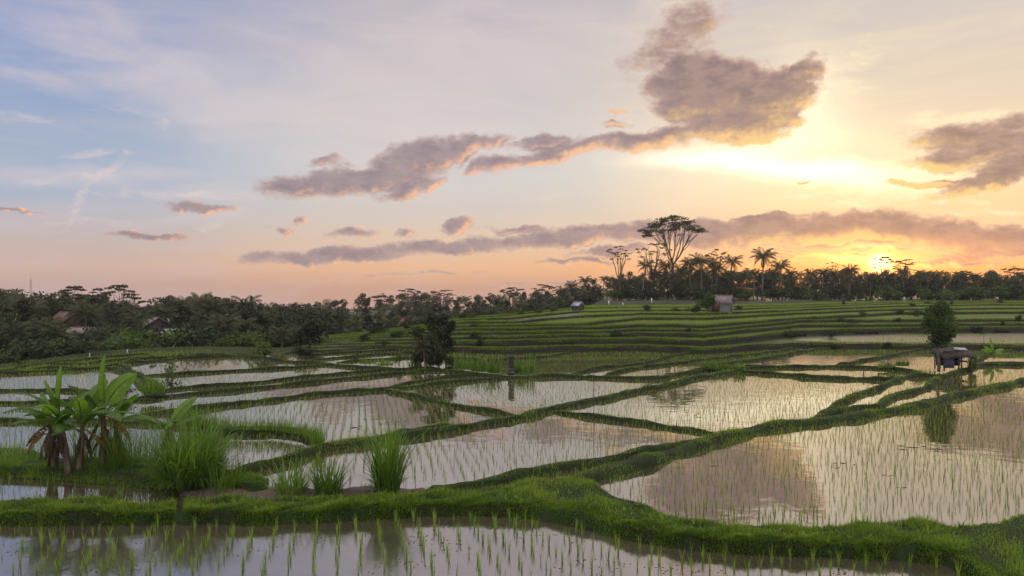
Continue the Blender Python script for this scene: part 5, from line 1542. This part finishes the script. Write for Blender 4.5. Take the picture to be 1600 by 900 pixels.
# hanging tarp on the left side, crumpled
nx, nz = 12, 10; V = []
for k in range(nz):
    for j in range(nx):
        u, w = j / (nx - 1), k / (nz - 1)
        V.append((-hw * 1.06 + u * hw * 0.75, -hd * 1.06 + 0.05 * math.sin(u * 19) * (1 - w * 0.5) + 0.03 * math.sin(w * 9 + u * 4), 0.02 + w * hr_ * 0.96))
i_ = np.arange(nz - 1)[:, None] * nx + np.arange(nx - 1)[None]
q = np.stack([i_, i_ + 1, i_ + nx + 1, i_ + nx], -1).reshape(-1, 4)
V = np.array(V); a = Acc(); a.add(np.concatenate([V, V + np.array([0, 0.02, 0])]), np.concatenate([q, q[:, ::-1] + len(V)])); link('tarp', a.mesh('tarp', M['tarp'], True), root)
# clutter of sticks hung inside, and a bench
a = Acc(); a.box((0.1, 0.1, hr_ * 0.36), (hw * 1.5, hd * 1.4, 0.06)); link('bench', a.mesh('bench', M['wood']), root)
a = Acc(); r = np.random.default_rng(4)
for _ in range(16):
    x0 = r.uniform(-hw * 0.7, hw * 0.85); a.tube(curve_pts((x0, r.uniform(-hd, hd), hr_ * r.uniform(0.4, 0.6)), (x0 + r.uniform(-.35, .35), r.uniform(-hd, hd), hr_ * r.uniform(0.7, 0.98)), -0.03, 4), 0.018, 4)
link('sticks', a.mesh('sticks', M['wood']), root)
a = Acc()
V = []
for k in range(8):
    for j in range(9):
        u, w = j / 8, k / 7; V.append((-hw * 0.95 + u * hw * 1.75, hd * 0.9 + 0.03 * math.sin(u * 14), hr_ * (0.05 + 0.88 * w)))
i_ = np.arange(7)[:, None] * 9 + np.arange(8)[None]; q = np.stack([i_, i_ + 1, i_ + 10, i_ + 9], -1).reshape(-1, 4); V = np.array(V)
a.add(np.concatenate([V, V + np.array([0, 0.02, 0])]), np.concatenate([q, q[:, ::-1] + len(V)])); link('shade_sheet', a.mesh('shade_sheet', M['dark']), root)  # added near-black sheet standing in for the shade inside the shelter
tussock(1519, 576, 1.0, 0.22, 110, 'dark green grass against the right post of the thatched shelter', 0.2, 0.35, 0.6, 0.035)
tussock(1440, 583, 0.35, 0.7, 90, 'low grass on the bund left of the thatched shelter', 0.25, 0.6, 0.8, 0.03, squash=0.4)

# faint evening haze in the valley
HAZE = True
if HAZE:
    hx, y0, y1, z0, z1 = 420.0, -40.0, 420.0, -10.0, 30.0
    me = npmesh('haze', [(-hx, y0, z0), (hx, y0, z0), (hx, y1, z0), (-hx, y1, z0), (-hx, y0, z1), (hx, y0, z1), (hx, y1, z1), (-hx, y1, z1)],
                [[3, 2, 1, 0], [4, 5, 6, 7], [0, 1, 5, 4], [1, 2, 6, 5], [2, 3, 7, 6], [3, 0, 4, 7]], None)
    me.materials.clear()
    m, nt_ = new_mat('evening_haze')
    o_ = N(nt_, 'ShaderNodeOutputMaterial'); pv = N(nt_, 'ShaderNodeVolumePrincipled')
    pv.inputs['Color'].default_value = (0.86, 0.86, 0.90, 1); pv.inputs['Density'].default_value = 0.00022; pv.inputs['Anisotropy'].default_value = 0.2
    nt_.links.new(pv.outputs[0], o_.inputs['Volume'])
    me.materials.append(m)
    o = link('haze', me); tag(o, kind='stuff')

# ------------------------------------------------------------------ sky
SUN_AZ = math.atan((1372 - 800) / F)          # to the right of the view axis
SUN_EL = math.atan((450 - 412) * math.cos(SUN_AZ) / F)
world = bpy.data.worlds.new('World'); scene.world = world
world.use_nodes = True
nt = world.node_tree; nt.nodes.clear()


def lin(c): return tuple(((k / 255) / 12.92 if k / 255 <= 0.04045 else (((k / 255) + 0.055) / 1.055) ** 2.4) for k in c)


def ae(px, py):
    az = math.atan((px - 800) / F)
    return az, math.atan((450 - py) * math.cos(az) / F)


def math_(t, op, a, b=None, c=None, clamp=False):
    n = t.nodes.new('ShaderNodeMath'); n.operation = op; n.use_clamp = clamp
    for i, x in enumerate((a, b, c)):
        if x is None: continue
        if isinstance(x, (int, float)): n.inputs[i].default_value = x
        else: t.links.new(x, n.inputs[i])
    return n.outputs[0]


def smooth_(t, x, a, b, o0=0.0, o1=1.0):
    n = t.nodes.new('ShaderNodeMapRange'); n.interpolation_type = 'SMOOTHSTEP'
    t.links.new(x, n.inputs[0]); n.inputs[1].default_value = a; n.inputs[2].default_value = b
    n.inputs[3].default_value = o0; n.inputs[4].default_value = o1
    return n.outputs[0]


def mixc(t, f, a, b, mode='MIX'):
    n = t.nodes.new('ShaderNodeMix'); n.data_type = 'RGBA'; n.blend_type = mode; n.clamp_factor = True
    for s, x in ((0, f), (6, a), (7, b)):
        if isinstance(x, (int, float)): n.inputs[s].default_value = x
        elif isinstance(x, tuple): n.inputs[s].default_value = (*x[:3], 1)
        else: t.links.new(x, n.inputs[s])
    return n.outputs[2]


def noise_(t, vec, scale, detail=6, rough=0.6, dist=0.0):
    n = t.nodes.new('ShaderNodeTexNoise'); n.inputs['Scale'].default_value = scale; n.inputs['Detail'].default_value = detail
    n.inputs['Roughness'].default_value = rough; n.inputs['Distortion'].default_value = dist
    t.links.new(vec, n.inputs['Vector'])
    return n


def blob_max(t, vec, blobs):
    """largest of w * (1 - elliptical distance) over the blobs (px, py, a, b, degrees, w)"""
    cur = None
    for (x, y, a, b, rot, w) in blobs:
        u, v = ae(x, y)
        a, b, ro = a / F, b / F, R(rot)
        ds_ = []
        for kx, ky in ((math.cos(ro) / a, math.sin(ro) / a), (-math.sin(ro) / b, math.cos(ro) / b)):
            d_ = t.nodes.new('ShaderNodeVectorMath'); d_.operation = 'DOT_PRODUCT'; t.links.new(vec, d_.inputs[0])
            d_.inputs[1].default_value = (kx, ky, -(kx * u + ky * v)); ds_.append(d_.outputs['Value'])
        r2 = math_(t, 'MULTIPLY_ADD', ds_[1], ds_[1], math_(t, 'MULTIPLY', ds_[0], ds_[0]))
        val = math_(t, 'MULTIPLY_ADD', r2, -w, w)
        cur = val if cur is None else math_(t, 'MAXIMUM', cur, val)
    return cur


tc = nt.nodes.new('ShaderNodeTexCoord')
sep = nt.nodes.new('ShaderNodeSeparateXYZ'); nt.links.new(tc.outputs['Generated'], sep.inputs[0])
az = math_(nt, 'ARCTAN2', sep.outputs[0], sep.outputs[1])
el = math_(nt, 'ARCSINE', sep.outputs[2])
comb = nt.nodes.new('ShaderNodeCombineXYZ'); nt.links.new(az, comb.inputs[0]); nt.links.new(el, comb.inputs[1]); comb.inputs[2].default_value = 1.0
P = comb.outputs[0]

# clear-sky gradients for the left, the middle and the sun side, by elevation
ELS = [-3, 0, 1.6, 4, 6, 8.5, 13, 17, 22, 40, 90]


def el_ramp(cols, els=ELS):
    r = nt.nodes.new('ShaderNodeValToRGB'); cr = r.color_ramp
    f = lambda e: ((e + 5) / 95) ** 0.5
    for i, (e, c) in enumerate(zip(els, cols)):
        if i < 2: el_ = cr.elements[i]; el_.position = f(e)
        else: el_ = cr.elements.new(f(e))
        el_.color = (*lin(c), 1)
    return r


rl = el_ramp([(172, 148, 144), (190, 160, 152), (204, 174, 160), (188, 178, 178), (170, 180, 198), (158, 177, 202), (146, 166, 200), (146, 162, 201), (118, 147, 195), (105, 130, 185), (110, 120, 165)])
rm = el_ramp([(180, 138, 122), (206, 158, 132), (234, 182, 140), (224, 198, 172), (214, 202, 192), (208, 207, 204), (208, 202, 202), (197, 190, 195), (187, 180, 190), (140, 145, 180), (115, 122, 165)])
rr = el_ramp([(220, 120, 60), (240, 142, 78), (250, 172, 92), (240, 196, 150), (246, 212, 160), (243, 219, 176), (228, 208, 186), (217, 204, 192), (205, 196, 196), (160, 155, 175), (120, 125, 165)])
elq = math_(nt, 'POWER', math_(nt, 'MULTIPLY', math_(nt, 'ADD', math_(nt, 'MULTIPLY', el, 180 / PI), 5.0), 1 / 95.0, clamp=True), 0.5)
for r in (rl, rm, rr): nt.links.new(elq, r.inputs[0])
# soft large-scale unevenness of the blend
nb = noise_(nt, P, 3.2, 4, 0.55)
azw = math_(nt, 'ADD', az, math_(nt, 'MULTIPLY_ADD', nb.outputs['Fac'], 0.36, -0.18))
t1 = smooth_(nt, azw, -0.62, -0.10)
t2a = smooth_(nt, azw, -0.02, 0.42)
t2b = smooth_(nt, az, 0.55, 1.3, 1.0, 0.0)
t2 = math_(nt, 'MULTIPLY', t2a, t2b)
base = mixc(nt, t1, rl.outputs[0], rm.outputs[0])
base = mixc(nt, t2, base, rr.outputs[0])

# thin high veil, stretched along the horizon
mpv = nt.nodes.new('ShaderNodeMapping'); mpv.inputs['Scale'].default_value = (3.0, 9.5, 1); mpv.inputs['Rotation'].default_value = (0, 0, R(-9)); nt.links.new(P, mpv.inputs[0])
nv = noise_(nt, mpv.outputs[0], 1.6, 6, 0.62, 0.5)
veil_blobs = blob_max(nt, P, [(300, 135, 330, 85, -12, 1.0), (560, 180, 360, 130, -8, 1.0), (60, 130, 130, 40, -14, .9), (430, 300, 240, 22, 2, .75), (120, 275, 220, 26, 6, .8), (60, 345, 220, 40, 3, .8), (300, 345, 160, 22, 8, .6), (800, 60, 420, 120, 0, .9)])
veil = smooth_(nt, math_(nt, 'ADD', veil_blobs, math_(nt, 'MULTIPLY_ADD', nv.outputs['Fac'], 2.6, -1.45)), 0.0, 1.0)
veilc = mixc(nt, t1, lin((216, 203, 208)), lin((218, 206, 205)))
veilc = mixc(nt, t2, veilc, lin((250, 228, 190)))
low = smooth_(nt, el, R(1.0), R(6))
base = mixc(nt, math_(nt, 'MULTIPLY', math_(nt, 'MULTIPLY', veil, 0.62), low), base, veilc)
# streaky texture over the entire sky
mps = nt.nodes.new('ShaderNodeMapping'); mps.inputs['Scale'].default_value = (2.2, 16, 1); mps.inputs['Rotation'].default_value = (0, 0, R(-4)); nt.links.new(P, mps.inputs[0])
ns = noise_(nt, mps.outputs[0], 2.4, 5, 0.6, 0.6)
streak = smooth_(nt, ns.outputs['Fac'], 0.35, 0.72)
stc = mixc(nt, t2, lin((205, 190, 196)), lin((255, 236, 190)))
base = mixc(nt, math_(nt, 'MULTIPLY', streak, 0.28), base, stc)

# warp for ragged edges
w1 = noise_(nt, P, 14, 5, 0.62)
wv = nt.nodes.new('ShaderNodeVectorMath'); wv.operation = 'MULTIPLY_ADD'
nt.links.new(w1.outputs['Color'], wv.inputs[0]); wv.inputs[1].default_value = (0.050, 0.026, 0); wv.inputs[2].default_value = (-0.025, -0.013, 0)
wp = nt.nodes.new('ShaderNodeVectorMath'); wp.operation = 'ADD'; nt.links.new(P, wp.inputs[0]); nt.links.new(wv.outputs[0], wp.inputs[1])
PW = wp.outputs[0]

# bright cirrus and the contrail
mpc = nt.nodes.new('ShaderNodeMapping'); mpc.inputs['Scale'].default_value = (26, 70, 1); nt.links.new(PW, mpc.inputs[0])
nc = noise_(nt, mpc.outputs[0], 1.0, 5, 0.7)
cir = blob_max(nt, PW, [(178, 258, 44, 11, 48, .95), (140, 300, 44, 11, 58, .9), (118, 340, 26, 9, 60, .75), (22, 186, 40, 12, 4, .8), (130, 240, 45, 9, 10, .8), (300, 306, 170, 9, 2, .9), (120, 282, 120, 8, 8, .8), (240, 190, 150, 14, -14, .5), (160, 345, 90, 7, 4, .6), (420, 305, 90, 6, 4, .7), (330, 350, 60, 9, 25, .7),
                        (1520, 188, 90, 18, 4, .9), (1440, 185, 40, 14, 10, .9), (1400, 305, 150, 14, 4, .9), (1320, 300, 120, 7, 3, .9), (1470, 318, 110, 7, -3, .8), (1440, 340, 80, 6, 0, 1.0), (1330, 100, 90, 34, 20, .6), (1260, 140, 60, 30, 15, .7), (1290, 150, 140, 20, 8, .6), (1195, 45, 40, 10, 0, .6), (1040, 8, 60, 12, 0, .8), (850, 305, 140, 14, 3, .5), (1580, 330, 50, 8, 0, .9)])
cirf = smooth_(nt, math_(nt, 'ADD', cir, math_(nt, 'MULTIPLY_ADD', nc.outputs['Fac'], 3.2, -1.85)), 0.0, 1.2)
circ = mixc(nt, t2, lin((222, 206, 204)), lin((255, 238, 196)))
base = mixc(nt, math_(nt, 'MULTIPLY', cirf, 0.75), base, circ)

# glow of the veiled sun
def glow(px, py, a, b, rot, colr, gain, src=P, power=1.0):
    global base
    u, v = ae(px, py)
    ro = R(rot); ds_ = []
    for kx, ky in ((math.cos(ro) * F / a, math.sin(ro) * F / a), (-math.sin(ro) * F / b, math.cos(ro) * F / b)):
        d_ = nt.nodes.new('ShaderNodeVectorMath'); d_.operation = 'DOT_PRODUCT'; nt.links.new(src, d_.inputs[0])
        d_.inputs[1].default_value = (kx, ky, -(kx * u + ky * v)); ds_.append(d_.outputs['Value'])
    r2 = math_(nt, 'MULTIPLY_ADD', ds_[1], ds_[1], math_(nt, 'MULTIPLY', ds_[0], ds_[0]))
    g_ = math_(nt, 'EXPONENT', math_(nt, 'MULTIPLY', r2, -1.0))
    base = mixc(nt, 1.0, base, mixc(nt, g_, (0, 0, 0), tuple(c * gain for c in colr)), 'ADD')


glow(1220, 255, 230, 75, -4, (1.0, 0.80, 0.52), 0.20)
glow(1240, 262, 150, 13, -6, (1.0, 0.90, 0.68), 0.75, PW)
glow(1120, 245, 110, 10, 2, (1.0, 0.88, 0.6), 0.32, PW)
glow(1340, 285, 90, 10, -6, (1.0, 0.9, 0.66), 0.4, PW)
glow(1262, 165, 48, 60, 10, (1.0, 0.80, 0.45), 0.38, PW)
glow(1180, 225, 110, 16, 4, (1.0, 0.80, 0.45), 0.30, PW)

# the clouds, as a group evaluated twice (once shifted towards the sun, for lit rims)
CL = [(1115, 155, 110, 64, -6, 1.6), (1195, 158, 85, 56, 8, 1.6), (1085, 122, 66, 44, 0, 1.3), (1250, 117, 48, 22, 25, 1.1), (1150, 192, 110, 34, 0, 1.5), (1050, 215, 55, 18, 0, .8),
      (1045, 70, 60, 50, 20, .62), (1075, 40, 70, 40, 0, .55), (1000, 95, 40, 30, 0, .5),
      (560, 282, 150, 24, 9, 1.15), (660, 245, 120, 26, 14, 1.15), (740, 228, 60, 16, 12, 1.0), (470, 294, 66, 15, 2, 1.1), (640, 292, 62, 18, 14, 1.0), (770, 258, 60, 18, 10, 1.0), (515, 258, 32, 9, 12, .7),
      (930, 228, 130, 15, 6, 1.05), (860, 222, 70, 14, 4, 1.1), (1010, 222, 75, 18, 3, 1.0), (830, 250, 80, 12, 6, .9), (970, 172, 22, 4, 0, .8), (970, 196, 30, 8, 0, .7),
      (1530, 222, 110, 26, -8, .95), (1500, 245, 70, 18, 4, 1.0), (1540, 283, 70, 15, 14, 1.1), (1470, 286, 70, 8, 2, 1.0), (1585, 255, 60, 24, 8, 1.0), (1460, 222, 50, 10, 0, .8), (1560, 200, 60, 14, 10, .8),
      (540, 398, 165, 15, 4, 1.1), (700, 382, 130, 15, 3, 1.1), (880, 368, 150, 18, 4, 1.1), (1060, 362, 150, 22, 0, 1.15), (1180, 366, 170, 26, 0, 1.25), (1310, 360, 150, 27, 2, 1.35), (1430, 368, 150, 25, -4, 1.25), (1570, 380, 160, 23, -2, 1.25), (722, 352, 34, 11, 10, 1.0), (1180, 345, 60, 7, 2, .9), (815, 356, 60, 8, 2, .8),
      (310, 321, 58, 8, 2, 1.0), (240, 366, 52, 7, 4, 1.0), (446, 358, 22, 6, -8, .9), (550, 364, 45, 8, 6, .8), (640, 362, 30, 7, 4, .7), (472, 344, 14, 9, 20, .6), (955, 392, 80, 9, 2, .9), (900, 407, 70, 6, 0, .9), (20, 332, 50, 4, 0, .8),
      (1290, 399, 190, 5, 1, .9), (1470, 413, 100, 5, 2, .95), (1210, 412, 60, 5, 0, .7), (1560, 400, 110, 6, 2, .9), (1252, 283, 12, 4, 0, .7), (1345, 408, 36, 3, 0, .9), (850, 445, 160, 4, 1, .4), (640, 428, 120, 4, 2, .35)]
gt = bpy.data.node_groups.new('cloud_cover', 'ShaderNodeTree')
gt.interface.new_socket('Vector', in_out='INPUT', socket_type='NodeSocketVector')
gt.interface.new_socket('Density', in_out='OUTPUT', socket_type='NodeSocketFloat')
gt.interface.new_socket('Body', in_out='OUTPUT', socket_type='NodeSocketFloat')
gi = gt.nodes.new('NodeGroupInput'); go = gt.nodes.new('NodeGroupOutput')
gw = noise_(gt, gi.outputs[0], 17, 5, 0.6)
gm = gt.nodes.new('ShaderNodeVectorMath'); gm.operation = 'MULTIPLY_ADD'; gt.links.new(gw.outputs['Color'], gm.inputs[0]); gm.inputs[1].default_value = (0.085, 0.040, 0); gm.inputs[2].default_value = (-0.0425, -0.020, 0)
ga = gt.nodes.new('ShaderNodeVectorMath'); ga.operation = 'ADD'; gt.links.new(gi.outputs[0], ga.inputs[0]); gt.links.new(gm.outputs[0], ga.inputs[1])
bm_ = blob_max(gt, ga.outputs[0], CL)
mpn = gt.nodes.new('ShaderNodeMapping'); mpn.inputs['Scale'].default_value = (30, 58, 1); gt.links.new(gi.outputs[0], mpn.inputs[0])
gn = noise_(gt, mpn.outputs[0], 1.0, 6, 0.62)
gt.links.new(math_(gt, 'ADD', bm_, math_(gt, 'MULTIPLY_ADD', gn.outputs['Fac'], 1.7, -0.90)), go.inputs[0])
gt.links.new(math_(gt, 'ADD', bm_, math_(gt, 'MULTIPLY_ADD', gn.outputs['Fac'], 0.8, -0.42)), go.inputs[1])


def cloud(vec):
    g_ = nt.nodes.new('ShaderNodeGroup'); g_.node_tree = gt; nt.links.new(vec, g_.inputs[0]); return g_.outputs[0], g_.outputs[1]


dens, body = cloud(P)
# direction towards the sun in (azimuth, elevation)
tos = nt.nodes.new('ShaderNodeVectorMath'); tos.operation = 'SUBTRACT'; tos.inputs[0].default_value = (SUN_AZ - 0.05, SUN_EL - 0.02, 1); nt.links.new(P, tos.inputs[1])
nrm = nt.nodes.new('ShaderNodeVectorMath'); nrm.operation = 'NORMALIZE'; nt.links.new(tos.outputs[0], nrm.inputs[0])
sc_ = nt.nodes.new('ShaderNodeVectorMath'); sc_.operation = 'MULTIPLY_ADD'; nt.links.new(nrm.outputs[0], sc_.inputs[0]); sc_.inputs[1].default_value = (0.008, 0.011, 0); nt.links.new(P, sc_.inputs[2])
_, body2 = cloud(sc_.outputs[0])
cover = smooth_(nt, dens, -0.12, 0.62)
lit = smooth_(nt, math_(nt, 'SUBTRACT', body, body2), -0.04, 0.85)
thick = smooth_(nt, body, 0.1, 0.95)
# colour of the shaded cloud body and of its lit side
shade = mixc(nt, t2, lin((138, 122, 132)), lin((130, 108, 112)))
shade = mixc(nt, thick, mixc(nt, t2, lin((188, 162, 158)), lin((200, 164, 148))), shade)
litc = mixc(nt, t2, lin((250, 190, 150)), lin((255, 208, 132)))
tex = smooth_(nt, math_(nt, 'SUBTRACT', body, dens), -0.10, 0.13, 0.0, 0.40)
shade = mixc(nt, tex, shade, mixc(nt, t2, lin((186, 164, 164)), lin((198, 160, 142))))
cc = mixc(nt, math_(nt, 'MULTIPLY', lit, 0.92), shade, litc)
def backdrop(c, k=1.0):
    b_ = nt.nodes.new('ShaderNodeBackground'); b_.inputs[1].default_value = k
    if isinstance(c, tuple): b_.inputs[0].default_value = (*c, 1)
    else: nt.links.new(c, b_.inputs[0])
    return b_.outputs[0]


def mixs(f, a, b):
    m_ = nt.nodes.new('ShaderNodeMixShader'); nt.links.new(f, m_.inputs[0]); nt.links.new(a, m_.inputs[1]); nt.links.new(b, m_.inputs[2]); return m_.outputs[0]


def adds(a, b):
    m_ = nt.nodes.new('ShaderNodeAddShader'); nt.links.new(a, m_.inputs[0]); nt.links.new(b, m_.inputs[1]); return m_.outputs[0]


front_sky = mixs(math_(nt, 'MULTIPLY', cover, 0.92), backdrop(base), backdrop(cc))
# red-gold slits round the low sun, the sun itself
base = (0.0, 0.0, 0.0)
glow(1372, 404, 230, 26, 0, (1.0, 0.30, 0.03), 0.42)
glow(1378, 385, 60, 6, 0, (1.0, 0.62, 0.12), 0.45, PW)
glow(1335, 405, 50, 5, -4, (1.0, 0.62, 0.14), 0.8, PW)
glow(1376, 412, 60, 20, 0, (1.0, 0.36, 0.04), 1.0)
glow(1376, 411, 10, 9, 0, (1.0, 0.70, 0.25), 8.0)
front_sky = adds(front_sky, backdrop(base))
# away from the clouds plain gradients are left, strengthened overhead and behind as fill
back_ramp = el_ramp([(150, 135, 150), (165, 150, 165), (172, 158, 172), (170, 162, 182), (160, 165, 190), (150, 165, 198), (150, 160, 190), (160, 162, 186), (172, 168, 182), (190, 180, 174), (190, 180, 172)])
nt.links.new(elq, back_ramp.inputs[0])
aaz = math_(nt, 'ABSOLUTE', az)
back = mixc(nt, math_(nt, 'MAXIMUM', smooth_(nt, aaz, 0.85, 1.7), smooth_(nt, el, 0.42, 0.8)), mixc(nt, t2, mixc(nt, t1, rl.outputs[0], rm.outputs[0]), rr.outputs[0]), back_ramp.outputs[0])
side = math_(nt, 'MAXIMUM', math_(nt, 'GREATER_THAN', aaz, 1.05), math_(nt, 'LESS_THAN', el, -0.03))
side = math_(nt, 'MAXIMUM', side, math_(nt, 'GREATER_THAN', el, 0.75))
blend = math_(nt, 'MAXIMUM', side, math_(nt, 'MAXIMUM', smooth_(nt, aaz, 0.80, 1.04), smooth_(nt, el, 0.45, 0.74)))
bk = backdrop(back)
fill_gain = math_(nt, 'ADD', smooth_(nt, el, 0.42, 1.0, 1.0, 2.7), smooth_(nt, aaz, 0.9, 2.2, 0.0, 0.6))  # unseen sky overhead and behind brightened to fill-light the land
nt.links.new(fill_gain, bk.node.inputs[1])
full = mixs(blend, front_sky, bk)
# a physical evening sky underneath, seen through the veil
sky = nt.nodes.new('ShaderNodeTexSky'); sky.sky_type = 'NISHITA'; sky.sun_disc = False
sky.sun_elevation = SUN_EL; sky.sun_rotation = SUN_AZ; sky.altitude = 200; sky.dust_density = 2.0
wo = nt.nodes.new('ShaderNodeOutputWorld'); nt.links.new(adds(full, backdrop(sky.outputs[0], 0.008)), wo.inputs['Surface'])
world.cycles.sampling_method = 'MANUAL'; world.cycles.sample_map_resolution = 1024

sl = bpy.data.lights.new('sun', 'SUN'); so = bpy.data.objects.new('sun', sl); col.objects.link(so)
sl.energy = 4.0; sl.angle = R(0.5); sl.color = (1.0, 0.72, 0.42)
dirv = Vector((math.sin(SUN_AZ) * math.cos(SUN_EL), math.cos(SUN_AZ) * math.cos(SUN_EL), math.sin(SUN_EL)))
so.rotation_euler = dirv.to_track_quat('Z', 'Y').to_euler()
so.location = dirv * 100

scene.view_settings.view_transform = 'Standard'
scene.view_settings.look = 'None'
scene.view_settings.gamma = 1.0
scene.view_settings.use_curve_mapping = False
scene.view_settings.exposure = 0.0
scene.render.engine = 'CYCLES'
scene.cycles.use_denoising = True
scene.cycles.max_bounces = 6
scene.cycles.diffuse_bounces = 3
scene.cycles.glossy_bounces = 3
scene.cycles.transmission_bounces = 3
scene.cycles.volume_bounces = 0
scene.cycles.sample_clamp_indirect = 6
